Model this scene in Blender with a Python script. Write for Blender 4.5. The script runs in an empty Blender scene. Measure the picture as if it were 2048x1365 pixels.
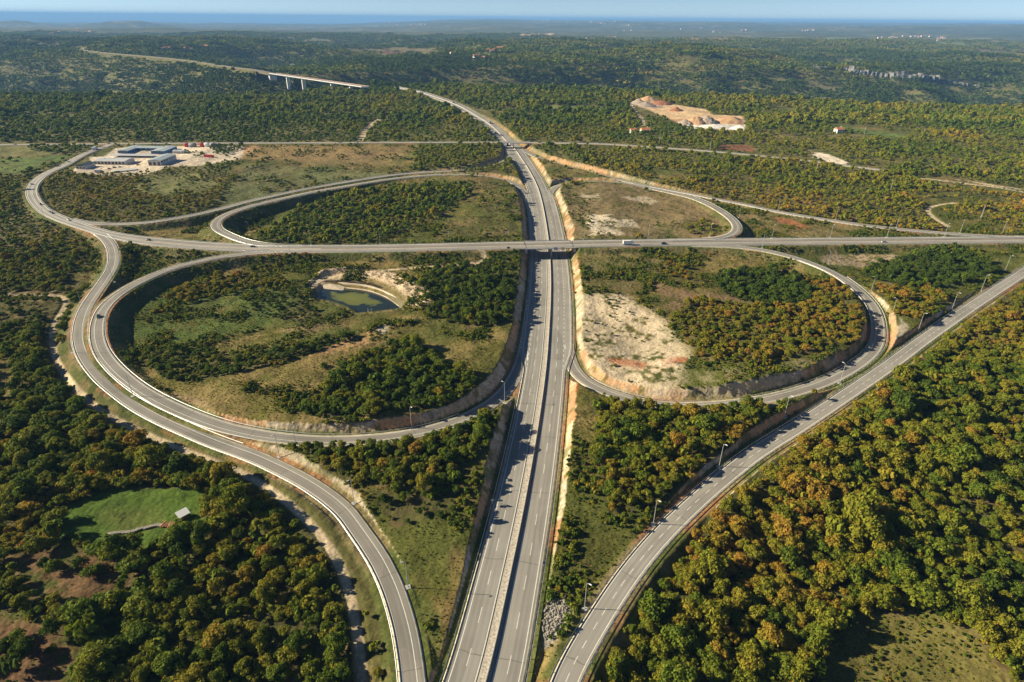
import bpy, math, random
import numpy as np
from mathutils import Matrix, Vector
R = math.radians
rng = np.random.default_rng(7)
random.seed(7)
sc = bpy.context.scene
C = sc.collection

# ------------------------------------------------------------------ camera, sky, sun, exposure
F = 1230.0
PITCH, ROLL, CAMZ = R(27.72), R(0.53), 165.0
cam_d = bpy.data.cameras.new('camera')
cam_d.sensor_width = 36.0
cam_d.lens = 36.0 * F / 2048
cam_d.clip_start = 1.0
cam_d.clip_end = 400000
cam = bpy.data.objects.new('camera', cam_d)
C.objects.link(cam)
fw = np.array([0, math.cos(PITCH), -math.sin(PITCH)])
r0 = np.array([1.0, 0, 0]); u0 = np.array([0, math.sin(PITCH), math.cos(PITCH)])
rt = math.cos(ROLL) * r0 + math.sin(ROLL) * u0
up = -math.sin(ROLL) * r0 + math.cos(ROLL) * u0
m = Matrix(((rt[0], up[0], -fw[0], 0), (rt[1], up[1], -fw[1], 0), (rt[2], up[2], -fw[2], CAMZ), (0, 0, 0, 1)))
cam.matrix_world = m
sc.camera = cam

SUN_EL, SUN_AZ = R(25.0), R(183.5 - 7)        # azimuth of the sun counted from +X, counter-clockwise
sd = Vector((math.cos(SUN_EL) * math.cos(SUN_AZ), math.cos(SUN_EL) * math.sin(SUN_AZ), math.sin(SUN_EL)))
sl = bpy.data.lights.new('sun', 'SUN')
sl.energy = 5.0; sl.angle = R(0.53); sl.color = (1.0, 0.88, 0.64)
so = bpy.data.objects.new('sun', sl); C.objects.link(so)
so.rotation_euler = sd.to_track_quat('Z', 'Y').to_euler()
w = bpy.data.worlds.new('World'); sc.world = w; w.use_nodes = True
nt = w.node_tree; nt.nodes.clear()
sky = nt.nodes.new('ShaderNodeTexSky'); sky.sky_type = 'NISHITA'; sky.sun_disc = False
sky.sun_elevation = SUN_EL
sky.sun_rotation = math.pi / 2 - SUN_AZ
sky.altitude = 300; sky.air_density = 0.45; sky.dust_density = 0.0; sky.ozone_density = 2.2
bg = nt.nodes.new('ShaderNodeBackground'); bg.inputs[1].default_value = 0.055
wo = nt.nodes.new('ShaderNodeOutputWorld')
nt.links.new(sky.outputs[0], bg.inputs[0]); nt.links.new(bg.outputs[0], wo.inputs[0])
sc.view_settings.view_transform = 'Standard'; sc.view_settings.look = 'None'
sc.view_settings.exposure = 1.0; sc.view_settings.gamma = 1.0
sc.render.engine = 'CYCLES'
sc.cycles.use_denoising = True
sc.cycles.max_bounces = 4; sc.cycles.diffuse_bounces = 2; sc.cycles.glossy_bounces = 2
sc.cycles.volume_bounces = 0

# ------------------------------------------------------------------ helpers
def at(px, py, z=0.0):
    """the point at height z that the photograph's pixel (2048 wide) looks at"""
    d = fw + (px - 1024) / F * rt - (py - 682.5) / F * up
    t = (z - CAMZ) / d[2]
    return np.array([d[0] * t, d[1] * t, z])
def project(p):
    q = np.asarray(p) - np.array([0, 0, CAMZ])
    dz = q @ fw
    return 1024 + F * (q @ rt) / dz, 682.5 - F * (q @ up) / dz, dz
def vnoise(x, y, seed=0):
    xi = np.floor(x).astype(np.int64); yi = np.floor(y).astype(np.int64)
    fx = x - xi; fy = y - yi
    fx = fx * fx * (3 - 2 * fx); fy = fy * fy * (3 - 2 * fy)
    def h(a, b):
        n = (a * 374761393 + b * 668265263 + seed * 974634777) & 0xffffffff
        n = ((n ^ (n >> 13)) * 1274126177) & 0xffffffff
        return ((n ^ (n >> 16)) & 0xffff) / 65535.0
    a = h(xi, yi); b = h(xi + 1, yi); c = h(xi, yi + 1); d = h(xi + 1, yi + 1)
    return (a * (1 - fx) + b * fx) * (1 - fy) + (c * (1 - fx) + d * fx) * fy
def fbm(x, y, seed=0, octs=4):
    x = np.asarray(x, float); y = np.asarray(y, float)
    s = 0; a = 0.5; t = 0
    for k in range(octs):
        s = s + a * vnoise(x * 2 ** k + 17.3 * k, y * 2 ** k - 9.1 * k, seed + k); t += a; a *= 0.5
    return s / t
def smooth(t):
    t = np.clip(t, 0, 1); return t * t * (3 - 2 * t)
def inpoly(x, y, poly):
    ins = np.zeros(np.shape(x), bool)
    n = len(poly); j = n - 1
    for i in range(n):
        xi, yi = poly[i]; xj, yj = poly[j]
        if yi != yj:
            c = ((yi > y) != (yj > y)) & (x < (xj - xi) * (y - yi) / (yj - yi) + xi)
            ins ^= c
        j = i
    return ins
def wpoly(pts, z=0.0):
    return [tuple(at(a, b, z)[:2]) for a, b in pts]

def mesh_obj(name, verts, faces, mats, parent=None, midx=None, smoothed=False, link=True):
    me = bpy.data.meshes.new(name)
    if isinstance(faces, np.ndarray):
        verts = np.asarray(verts, np.float32)
        me.vertices.add(len(verts)); me.vertices.foreach_set('co', verts.ravel())
        k = faces.shape[1]; nf = len(faces)
        me.loops.add(nf * k); me.polygons.add(nf)
        me.loops.foreach_set('vertex_index', faces.astype(np.int32).ravel())
        me.polygons.foreach_set('loop_start', np.arange(0, nf * k, k, dtype=np.int32))
        me.polygons.foreach_set('loop_total', np.full(nf, k, dtype=np.int32))
        me.update(calc_edges=True)
    else:
        me.from_pydata([tuple(map(float, v)) for v in verts], [], [tuple(f) for f in faces])
    for mt in (mats if isinstance(mats, (list, tuple)) else [mats]):
        me.materials.append(mt)
    if midx is not None:
        me.polygons.foreach_set('material_index', np.asarray(midx, np.int32))
    if smoothed:
        me.polygons.foreach_set('use_smooth', np.ones(len(me.polygons), bool))
    me.update()
    o = bpy.data.objects.new(name, me)
    if link: C.objects.link(o)
    if parent is not None: o.parent = parent
    return o
def tag(o, label=None, cat=None, group=None, kind=None):
    if label: o['label'] = label
    if cat: o['category'] = cat
    if group: o['group'] = group
    if kind: o['kind'] = kind
    return o
def empty(name, loc, rz=0.0):
    o = bpy.data.objects.new(name, None); C.objects.link(o)
    o.empty_display_size = 0.5
    o.location = [float(v) for v in loc]; o.rotation_euler = (0, 0, rz)
    return o
def copy_tree(o, parent=None):
    c = o.copy(); C.objects.link(c); c.parent = parent
    for ch in list(o.children):
        copy_tree(ch, c)
    return c
class MB:
    """collects boxes, tubes and prisms into one mesh"""
    def __init__(s): s.v = []; s.f = []; s.m = []
    def add(s, vs, fs, mi=0):
        b = len(s.v); s.v += [tuple(map(float, v)) for v in vs]; s.f += [tuple(b + i for i in f) for f in fs]; s.m += [mi] * len(fs)
    def box(s, x0, x1, y0, y1, z0, z1, mi=0):
        s.add([(x0, y0, z0), (x1, y0, z0), (x1, y1, z0), (x0, y1, z0), (x0, y0, z1), (x1, y0, z1), (x1, y1, z1), (x0, y1, z1)],
              [(0, 3, 2, 1), (4, 5, 6, 7), (0, 1, 5, 4), (1, 2, 6, 5), (2, 3, 7, 6), (3, 0, 4, 7)], mi)
    def tube(s, a, b, ra, rb=None, n=8, mi=0, caps=True):
        rb = ra if rb is None else rb
        a = Vector(a); b = Vector(b); d = (b - a).normalized()
        q = d.to_track_quat('Z', 'Y'); vs = []
        for p, r in ((a, ra), (b, rb)):
            for k in range(n):
                t = 2 * math.pi * k / n
                vs.append(p + q @ Vector((r * math.cos(t), r * math.sin(t), 0)))
        fs = [(k, (k + 1) % n, n + (k + 1) % n, n + k) for k in range(n)]
        if caps: fs += [tuple(range(n - 1, -1, -1)), tuple(range(n, 2 * n))]
        s.add(vs, fs, mi)
    def loft(s, secs, mi=0, caps=True):
        """secs: list of equal-length rings"""
        n = len(secs[0]); vs = [p for r in secs for p in r]; fs = []
        for k in range(len(secs) - 1):
            for i in range(n):
                j = (i + 1) % n
                fs.append((k * n + i, k * n + j, (k + 1) * n + j, (k + 1) * n + i))
        if caps: fs += [tuple(range(n - 1, -1, -1)), tuple((len(secs) - 1) * n + i for i in range(n))]
        s.add(vs, fs, mi)
    def build(s, name, mats, parent=None, smoothed=False):
        return mesh_obj(name, s.v, s.f, mats, parent, s.m, smoothed)

# ------------------------------------------------------------------ materials
def new_mat(name):
    mt = bpy.data.materials.new(name); mt.use_nodes = True
    return mt, mt.node_tree, mt.node_tree.nodes['Principled BSDF']
def noise_mat(name, c1, c2, scale=0.5, rough=0.85, detail=6, spec=0.3, metallic=0.0, stretch=None, bump=0.0, c3=None, coords='Object'):
    mt, t, b = new_mat(name)
    tc = t.nodes.new('ShaderNodeTexCoord'); nz = t.nodes.new('ShaderNodeTexNoise')
    nz.inputs['Scale'].default_value = scale; nz.inputs['Detail'].default_value = detail
    mp = t.nodes.new('ShaderNodeMapping')
    if stretch: mp.inputs['Scale'].default_value = stretch
    rp = t.nodes.new('ShaderNodeValToRGB')
    rp.color_ramp.elements[0].position = 0.33; rp.color_ramp.elements[0].color = (*c1, 1)
    rp.color_ramp.elements[1].position = 0.67; rp.color_ramp.elements[1].color = (*c2, 1)
    if c3:
        e = rp.color_ramp.elements.new(0.5); e.color = (*c3, 1)
    t.links.new(tc.outputs[coords], mp.inputs[0]); t.links.new(mp.outputs[0], nz.inputs[0])
    t.links.new(nz.outputs[0], rp.inputs[0]); t.links.new(rp.outputs[0], b.inputs['Base Color'])
    b.inputs['Roughness'].default_value = rough; b.inputs['Specular IOR Level'].default_value = spec
    b.inputs['Metallic'].default_value = metallic
    if bump:
        bp = t.nodes.new('ShaderNodeBump'); bp.inputs['Strength'].default_value = bump
        t.links.new(nz.outputs[0], bp.inputs['Height']); t.links.new(bp.outputs[0], b.inputs['Normal'])
    return mt
def road_mat(name, c, var=0.12, streak=True):
    """asphalt with patches, tar joints and wheel-worn bands; UV u = metres across, v = metres along"""
    mt, t, b = new_mat(name)
    uv = t.nodes.new('ShaderNodeUVMap'); uv.uv_map = 'UVMap'
    mp = t.nodes.new('ShaderNodeMapping'); mp.inputs['Scale'].default_value = (1.1, 0.02, 1)
    n1 = t.nodes.new('ShaderNodeTexNoise'); n1.inputs['Scale'].default_value = 1.0; n1.inputs['Detail'].default_value = 5
    n2 = t.nodes.new('ShaderNodeTexNoise'); n2.inputs['Scale'].default_value = 0.06; n2.inputs['Detail'].default_value = 5
    mx = t.nodes.new('ShaderNodeMath'); mx.operation = 'ADD'
    rp = t.nodes.new('ShaderNodeValToRGB')
    lo = [x * (1 - var) for x in c]; hi = [x * (1 + var) for x in c]
    rp.color_ramp.elements[0].position = 0.8; rp.color_ramp.elements[0].color = (*lo, 1)
    rp.color_ramp.elements[1].position = 1.2; rp.color_ramp.elements[1].color = (*hi, 1)
    t.links.new(uv.outputs[0], mp.inputs[0]); t.links.new(mp.outputs[0], n1.inputs[0])
    t.links.new(uv.outputs[0], n2.inputs[0])
    t.links.new(n1.outputs[0], mx.inputs[0]); t.links.new(n2.outputs[0], mx.inputs[1])
    mr = t.nodes.new('ShaderNodeMath'); mr.operation = 'SUBTRACT'; mr.inputs[1].default_value = 0.5
    rp.color_ramp.elements[0].position = 0.3; rp.color_ramp.elements[1].position = 0.7
    t.links.new(mx.outputs[0], mr.inputs[0]); t.links.new(mr.outputs[0], rp.inputs[0])
    # transverse joints every few dozen metres and faint wheel bands
    sx = t.nodes.new('ShaderNodeSeparateXYZ'); t.links.new(uv.outputs[0], sx.inputs[0])
    def mth(op, a_, b_=None, c_=None):
        k = t.nodes.new('ShaderNodeMath'); k.operation = op
        for i_, v_ in enumerate((a_, b_, c_)):
            if v_ is None: continue
            if isinstance(v_, (int, float)): k.inputs[i_].default_value = v_
            else: t.links.new(v_, k.inputs[i_])
        return k.outputs[0]
    fr = mth('FRACT', mth('MULTIPLY', mth('ADD', sx.outputs['Y'], mth('MULTIPLY', n2.outputs[0], 6.0)), 1 / 37.0))
    joint = mth('LESS_THAN', fr, 0.007)
    wv = mth('MULTIPLY_ADD', mth('COSINE', mth('MULTIPLY', sx.outputs['X'], 2 * math.pi / 1.85)), 0.045, 1.0)
    pn = t.nodes.new('ShaderNodeTexNoise'); pn.inputs['Scale'].default_value = 1.0; pn.inputs['Detail'].default_value = 1
    mp3 = t.nodes.new('ShaderNodeMapping'); mp3.inputs['Scale'].default_value = (0.05, 0.012, 1); t.links.new(uv.outputs[0], mp3.inputs[0]); t.links.new(mp3.outputs[0], pn.inputs[0])
    pat = mth('MULTIPLY_ADD', mth('GREATER_THAN', pn.outputs[0], 0.56), -0.13, 1.0)
    k = mth('MULTIPLY', mth('MULTIPLY', wv, pat), mth('MULTIPLY_ADD', joint, -0.45, 1.0))
    vs_ = t.nodes.new('ShaderNodeVectorMath'); vs_.operation = 'SCALE'; t.links.new(rp.outputs[0], vs_.inputs[0]); t.links.new(k, vs_.inputs['Scale'])
    t.links.new(vs_.outputs[0], b.inputs['Base Color'])
    b.inputs['Roughness'].default_value = 0.8; b.inputs['Specular IOR Level'].default_value = 0.35
    return mt
M = {}
M['asphalt'] = road_mat('asphalt', (0.295, 0.276, 0.240), 0.12)
M['asphalt_b'] = road_mat('asphalt_worn', (0.262, 0.245, 0.214), 0.13)
M['asphalt_c'] = road_mat('asphalt_ramp', (0.242, 0.222, 0.190), 0.13)
M['shoulder'] = road_mat('asphalt_shoulder', (0.26, 0.243, 0.205), 0.12)
M['paint'] = noise_mat('road_paint', (0.62, 0.60, 0.54), (0.78, 0.76, 0.70), 0.8)
M['gutter'] = noise_mat('pale_gutter_concrete', (0.38, 0.34, 0.26), (0.60, 0.54, 0.42), 0.35)
M['concrete'] = noise_mat('concrete', (0.36, 0.35, 0.32), (0.46, 0.44, 0.40), 0.3)
M['white_concrete'] = noise_mat('white_concrete', (0.62, 0.62, 0.60), (0.74, 0.73, 0.70), 0.1)
M['gravel'] = noise_mat('pale_gravel', (0.42, 0.34, 0.24), (0.60, 0.51, 0.38), 0.6, bump=0.2)
M['track_grass'] = noise_mat('track_grass', (0.10, 0.09, 0.035), (0.20, 0.16, 0.08), 0.8)
M['steel'] = noise_mat('galvanised_steel', (0.55, 0.56, 0.57), (0.68, 0.69, 0.70), 0.6, rough=0.45, metallic=0.4)
M['lamp_steel'] = noise_mat('lamp_steel', (0.36, 0.37, 0.37), (0.46, 0.47, 0.47), 0.6, rough=0.5, metallic=0.2)
M['lens'] = noise_mat('lamp_glass', (0.6, 0.62, 0.62), (0.75, 0.76, 0.76), 1.0, rough=0.2)
M['black'] = noise_mat('black_rubber', (0.012, 0.012, 0.012), (0.02, 0.02, 0.02), 2.0)
M['glass'] = noise_mat('dark_glass', (0.02, 0.025, 0.03), (0.04, 0.045, 0.05), 1.0, rough=0.12, spec=0.6)
M['dark_slab'] = noise_mat('dark_expansion_joint', (0.03, 0.03, 0.03), (0.05, 0.05, 0.05), 1.0)
def paint_mat(name, c):
    return noise_mat(name, [x * 0.94 for x in c], [min(1, x * 1.04) for x in c], 1.5, rough=0.35, spec=0.5)
# ------------------------------------------------------------------ natural ground
NC = [  # pixel x, pixel y, height
 (968,1365,-3),(880,1200,-2),(600,1365,-5),(640,1150,-4),(300,1200,-2),(100,1200,-1),(60,1365,-3),(100,900,-1),(60,600,0),(250,900,-1.5),(420,960,-2.5),(520,1000,-3),
 (-250,1300,-2),(-300,900,0),(-300,600,0),(760,1100,-1.0),(700,960,1.0),(600,920,2.5),(780,930,2.0),(930,900,2.0),(900,1050,0),
 (110,700,-1.5),(130,620,-1.5),(150,550,-1),(40,480,0),(0,380,0),(160,760,-2.5),
 (330,620,-4),(290,650,-5),(400,600,-4.5),(480,640,-4),(600,600,-3.5),(420,700,-2.5),(350,740,-1),(480,780,2.0),(620,800,3.0),(760,810,3),(900,770,2.5),(700,720,0),(900,650,0),(980,620,0.8),(980,560,0.8),(850,560,-1.5),(700,540,-2),(560,540,-3),(440,560,-4),
 (1010,700,1.5),(1000,830,1.0),
 (520,440,-8),(480,430,-9),(600,420,-6),(560,470,-6),(700,440,-4),(850,430,-2),(980,430,0.5),(760,380,-3),(1030,440,1.0),
 (330,470,-4),(260,470,-4),(260,500,-6),(290,520,-6),(240,540,-6),(400,505,-1.5),(330,510,-3),
 (300,400,-1),(150,400,-1),(420,340,0),(650,320,1),(900,310,1),
 (1180,560,1.0),(1180,430,1.0),(1300,430,0),(1400,450,0),(1250,560,-1),(1250,680,-2),(1200,740,0.5),(1350,760,2.0),(1500,760,5.0),(1640,720,4.5),(1500,680,2),(1500,560,-0.5),(1650,600,2),(1710,670,4),
 (1600,540,-2),(1800,520,-3),(1700,520,-4),(1900,520,-1),(1850,590,3),(1800,640,4),(1960,540,2),
 (1480,840,4.0),(1560,820,3.5),(1400,930,2.5),(1300,900,1.0),(1250,1000,0),(1180,1000,0.5),(1170,900,0.5),(1150,1120,-2),(1120,1250,-3),(1200,1100,-2),
 (1300,1300,-9),(1230,1350,-9),(1400,1150,-6),(1500,1250,-7),(1600,1000,-2),(1750,850,0),(1900,700,1),(2040,600,1),(1900,1000,-3),(1800,1300,-7),(2040,1200,-4),(2300,1000,-2),(2300,1400,-4),
 (1300,330,3),(1200,320,3),(1400,350,3),(1600,380,2),(1800,400,1),(2000,420,1),(1550,450,-1),(1650,455,-2),(1800,470,0),
 (1100,300,1),(1000,300,0),(900,250,1),(1060,270,1.5),(850,200,2.5),(1150,220,2),(300,250,4),(600,230,5),(1400,240,2),(1700,260,0),(1490,480,-3),(1510,470,-5)]
NCw = np.array([(*at(a, b, 0)[:2], z) for a, b, z in NC])
def shepard(x, y):
    num = np.zeros_like(x); den = np.full_like(x, 1e-9)
    sc_ = 16 + 0.05 * np.maximum(y, 0)
    for cx, cy, cz in NCw:
        d2 = (x - cx) ** 2 + (y - cy) ** 2
        wgt = 1.0 / (d2 / sc_ ** 2 + 0.6) ** 2
        num += wgt * cz; den += wgt
    return num / den
AXX = [-9000, -3000, -1400, -655, -250, 300, 900, 1500, 2500, 6000]
AXY = [2300, 2250, 2120, 2030, 2120, 2080, 1890, 1790, 1700, 1600]
WNX = [-3000, -1400, -720, -560, -430, 0, 900, 3000]; WNY = [480, 520, 500, 420, 250, 290, 430, 440]
WFX = [-9000, -3000, -1400, -800, -500, 0, 500, 1500, 4000]; WFY = [1300, 1100, 700, 190, 240, 420, 800, 1350, 1700]
def nat(x, y):
    x = np.asarray(x, float); y = np.asarray(y, float)
    z = shepard(x, y)
    far = smooth((y - 900) / 700)
    z = z * (1 - far) - 7 * far * (1 - np.exp(-((x + 150) / 330) ** 2))- 3 * far * np.exp(-((x + 150) / 330) ** 2)
    D = np.hypot(x, y)
    z = z + (fbm(x / 260, y / 260, 5, 4) - 0.5) * (9 * smooth((D - 700) / 1500))
    z = z + (fbm(x / 30, y / 30, 6, 3) - 0.5) * 1.3
    s = y - np.interp(x, AXX, AXY)
    wob = (fbm(x / 330, y / 330, 9, 3) - 0.5) * 130
    s = s + wob * smooth((np.abs(s) - 60) / 250)
    wn = np.interp(x, WNX, WNY); wf = np.interp(x, WFX, WFY)
    t = np.where(s < 0, -s / wn, s / wf)
    prof = 1 - smooth(np.clip(t, 0, 1.0))
    prof = np.where(s > 0, prof ** 0.75, prof ** 0.9)
    ridge = (np.abs(fbm(x / 300, y / 700, 21, 3) - 0.5) * 3.2) ** 0.9
    can = 150 * prof * (0.80 + 1.1 * ridge * 4 * prof * (1 - prof) * (s > -60) * 0.5)
    z = z - can
    # ravines and rolling hills beyond the canyon
    beyond = smooth((s - 150) / 900)
    z = z + beyond * (fbm(x / 900, y / 900, 31, 4) - 0.5) * 95 + beyond * (0.5 - np.abs(fbm(x / 620 + 3, y / 620, 33, 3) - 0.5) * 4) * 44 * smooth((9000 - D) / 4000)
    z = z - beyond * 30 * smooth((0.35 - np.abs(fbm(x / 1300, y / 900, 41, 2) - 0.5) * 4) / 0.35) * smooth((4200 - y) / 1500)
    fz = smooth((D - 6000) / 9000)
    z = z + fz * (fbm(x / 4200, y / 4200, 51, 4) - 0.56) * 120
    # the land falls to the sea in the far left
    az = np.degrees(np.arctan2(x, np.maximum(y, 1)))
    lf = smooth((-2 - az) / 14)
    z = z - lf * 65 * smooth((D - 6000) / 14000)
    z = z - lf * 260 * smooth((D - (24000 + 5000 * fbm(az / 4, az * 0, 77, 3))) / 3000)
    z = z + (1 - lf) * 30 * smooth((D - 38000) / 12000) * fbm(az / 1.7, az * 0 + 3, 78, 4)
    z = z + (1 - lf) * smooth((D - 8500) / 9500) * (88 + 40 * (fbm(x / 2300, y / 3000, 81, 4) - 0.5))
    # rises in the far left, a spur in front of the canyon
    def hill(cx, cy, rx, ry, h):
        return h * np.exp(-((x - cx) / rx) ** 2 - ((y - cy) / ry) ** 2)
    z = z + hill(-7600, 13500, 900, 700, 110) + hill(-10500, 14500, 700, 600, 95) + hill(-4200, 8200, 1200, 700, 35)
    z = z + hill(-2300, 3700, 900, 700, 30) - hill(-2500, 2700, 500, 900, 55) - hill(-1150, 2900, 260, 800, 35)
    z = z + hill(120, 3600, 900, 700, 22)
    return z

# ------------------------------------------------------------------ road network (pixel x, pixel y, height)
def catmull(P, step):
    P = np.asarray(P, float)
    d = np.r_[0, np.cumsum(np.linalg.norm(np.diff(P[:, :2], axis=0), axis=1) ** 0.5)]
    T = []
    out = []
    m_ = np.zeros_like(P)
    n = len(P)
    for i in range(n):
        if i == 0: m_[i] = (P[1] - P[0]) / (d[1] - d[0])
        elif i == n - 1: m_[i] = (P[-1] - P[-2]) / (d[-1] - d[-2])
        else:
            a = (P[i] - P[i - 1]) / (d[i] - d[i - 1]); b = (P[i + 1] - P[i]) / (d[i + 1] - d[i])
            wa = d[i + 1] - d[i]; wb = d[i] - d[i - 1]
            m_[i] = (a * wa + b * wb) / (wa + wb)
    for i in range(n - 1):
        h = d[i + 1] - d[i]
        k = max(4, int(np.linalg.norm(P[i + 1] - P[i]) / 0.5))
        t = np.linspace(0, 1, k, endpoint=False)[:, None]
        out.append((2 * t ** 3 - 3 * t ** 2 + 1) * P[i] + (t ** 3 - 2 * t ** 2 + t) * h * m_[i] + (-2 * t ** 3 + 3 * t ** 2) * P[i + 1] + (t ** 3 - t ** 2) * h * m_[i + 1])
    out.append(P[-1:]); Q = np.concatenate(out)
    return resample(Q, step)
def resample(Q, step):
    s = np.r_[0, np.cumsum(np.linalg.norm(np.diff(Q[:, :2], axis=0), axis=1))]
    n = max(2, int(round(s[-1] / step)) + 1)
    ss = np.linspace(0, s[-1], n)
    return np.stack([np.interp(ss, s, Q[:, k]) for k in range(3)], 1)
def soften(Q, sig):
    """moving average of the line; the ends stay"""
    n = len(Q); k = int(sig * 3)
    ker = np.exp(-0.5 * (np.arange(-k, k + 1) / sig) ** 2); ker /= ker.sum()
    a = 2 * Q[0] - Q[1:k + 1][::-1]; b = 2 * Q[-1] - Q[-k - 1:-1][::-1]
    E = np.concatenate([a, Q, b])
    return np.stack([np.convolve(E[:, j], ker, 'valid') for j in range(3)], 1)
def line(pts, step=1.5, sig=5.0):
    Q = catmull([at(*p) for p in pts], step)
    if sig: Q = soften(Q, min(sig / step, (len(Q) - 2) / 7))
    return Q
def frame(Q):
    t = np.gradient(Q[:, :2], axis=0); t /= np.linalg.norm(t, axis=1)[:, None]
    return t, np.stack([t[:, 1], -t[:, 0]], 1)        # tangent, right-hand normal
def arclen(Q):
    return np.r_[0, np.cumsum(np.linalg.norm(np.diff(Q[:, :2], axis=0), axis=1))]

MOT = line([(905,1560,-3),(968,1365,-3),(1008,1190,-3),(1043,1024,-3.2),(1074,850,-3.6),(1090,735,-4),(1096,660,-4.3),(1099.5,590,-4.8),(1099,530,-5),(1094,470,-5),(1077,384,-4.5),(1059,345,-4),(1042,318,-4),(1027,297,-4),(1012,283,-4),(997,266,-3.5),(977,248.5,-3),(950,231.5,-2),(924,216,-1),(897,204,0),(872,195.5,0),(846,187,1),(820,180.5,1),(790,174.5,0)], 1.5, 9)
CRO = line([(2200,477,2),(2048,479.5,2),(1536,484,2.5),(1280,486.5,3),(1180,488,3.3),(1100,489.8,3.4),(980,492.5,3.2),(768,497,2.5),(620,498.5,2),(540,498.5,1.7),(476,496,1.5),(400,492,1.4),(340,487,1.3),(290,482,1.2),(240,474,1.2),(200,464.5,1.2),(160,452,1.2),(120,438,1.2),(90,423,1.2),(71,404,1.1),(63,386,1),(68,369,1),(86,352,0.8),(107,341,0.6),(130,331,0.5),(157,315,0.4),(184,303,0.3),(208,295,0.3),(222,290.5,0.3)], 1.5, 8)
R3 = line([(165,455,0.9),(190,464,1.0),(210,477,1.0),(222,492,1.0),(227,515,1.0),(223,537,1.0),(211,557,1.0),(197,577,1.2),(183,597,1.4),(171,617,1.6),(162,642,1.6),(159,667,1.6),(160.5,684,1.5),(169,709,1.4),(186,735,1.2),(208,760,1),(238,785,0.6),(272,810,0.2),(318,836,-0.2),(375,862,-0.6),(432,886,-1),(512,915,-1),(570,942,-1),(612,964,-1),(646,986,-1),(678,1011,-1.2),(697.7,1030.6,-1.3),(709.5,1049,-1.4),(728,1074,-1.4),(745,1099,-1.5),(761,1124,-1.5),(773,1149,-1.5),(784.5,1174,-1.5),(793.3,1199,-1.5),(801,1224,-1.5),(808,1249,-1.5),(813.5,1274,-1.5),(817.7,1299,-1.5),(821.3,1324,-1.5),(826,1365,-1.5),(836,1560,-1.5)], 1.5, 4)
R4 = line([(620,501,2.0),(570,502.5,2.0),(510,505,2.0),(463,511,2),(400,523,2),(345,537,2.0),(300,554.5,2.2),(255,577,2.3),(225,598,2.4),(206,618,2.4),(196,642,2.4),(193.5,664,2.4),(196.5,686,2.2),(207,710,2),(227,735,1.7),(254,760,1.3),(290,786,0.9),(339,812,0.5),(392,835,0.1),(450,855,-0.4),(512,869,-0.8),(562,876,-1),(612,881,-1.2),(662,882.5,-1.4),(712,881,-1.6),(762,877,-1.8),(812,870,-2),(862,859.5,-2.3),(912,844,-2.6),(937,834,-2.8),(962,820.5,-3),(987,804,-3.3),(1010,783,-3.6),(1027,760,-3.9),(1040,733,-4.1),(1050,700,-4.3),(1059,650,-4.5),(1064,600,-4.8)], 1.5, 4)
R5 = line([(1064,430,-5),(1058,405,-4.8),(1050,387,-4.6),(1040,375,-4.3),(1024,366,-4),(1000,359,-3.5),(974,354,-3),(937,350.5,-2.5),(887,350,-2),(837,353,-1.5),(787,358,-1),(737,365.5,-0.5),(687,374,0),(637,382.5,0.3),(587,393,0.6),(537,404,1),(500,413.5,1.2),(468,424,1.4),(448,432.5,1.5),(436,441,1.5),(431,451,1.6),(438,461,1.6),(457,471,1.7),(480,480,1.8),(510,487,1.9),(550,492,2),(600,494,2)], 1.5, 4)
R5A = line([(1012,292,-4),(1014,300,-3.9),(1016.5,308,-3.7),(1014,315,-3.4),(1006,321,-3.2),(994,326.5,-3),(977,332,-2.6),(960,336,-2.2),(930,340,-1.9),(890,343,-1.6),(837,346,-1.2),(787,350.5,-0.8),(737,357.5,-0.4),(687,365.5,0),(637,374,0.2),(587,383.5,0.4),(537,394.5,0.5),(500,402.5,0.5),(450,416,0.4),(400,428,0.3),(350,437.5,0.2),(300,445,0.2),(250,448.5,0.2),(200,448.5,0.6),(165,446,0.9),(140,440,1.1)], 1.5, 4)
R6 = line([(1122,470,-5),(1110,430,-4.8),(1101,400,-4.6),(1100,388,-4.4),(1104,380,-4.2),(1113,373,-3.9),(1129,369,-3.4),(1154,366,-3),(1186,364.5,-2),(1220,365,-1.5),(1249,367,-1),(1274,371,-0.5),(1324,381,0),(1374,393,0.5),(1400,402,0.8),(1424,413,1),(1449,428,1.4),(1466,442,1.7),(1473,454,2),(1470,464,2.2),(1456,472,2.4),(1435,477,2.5),(1400,479.5,2.6),(1340,481,2.8)], 1.5, 4)
R7 = line([(1036,294,-4),(1048,300,-3.9),(1061,308,-3.7),(1074,314.5,-3.5),(1092,321.5,-3.3),(1109,327.5,-3.1),(1136,335,-2.8),(1174,344.5,-2.5),(1210,352.5,-2),(1249,362,-1.5),(1300,373,-1),(1350,382.5,-0.5),(1400,392,0),(1434,399,0.2),(1486,408.5,0.5),(1535,419.5,0.8),(1598,431,1),(1661,441,1.2),(1723,450,1.4),(1786,457.5,1.6),(1861,464.5,1.8),(1936,470.5,2),(2010,474,2),(2100,476,2)], 1.5, 5)
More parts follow.
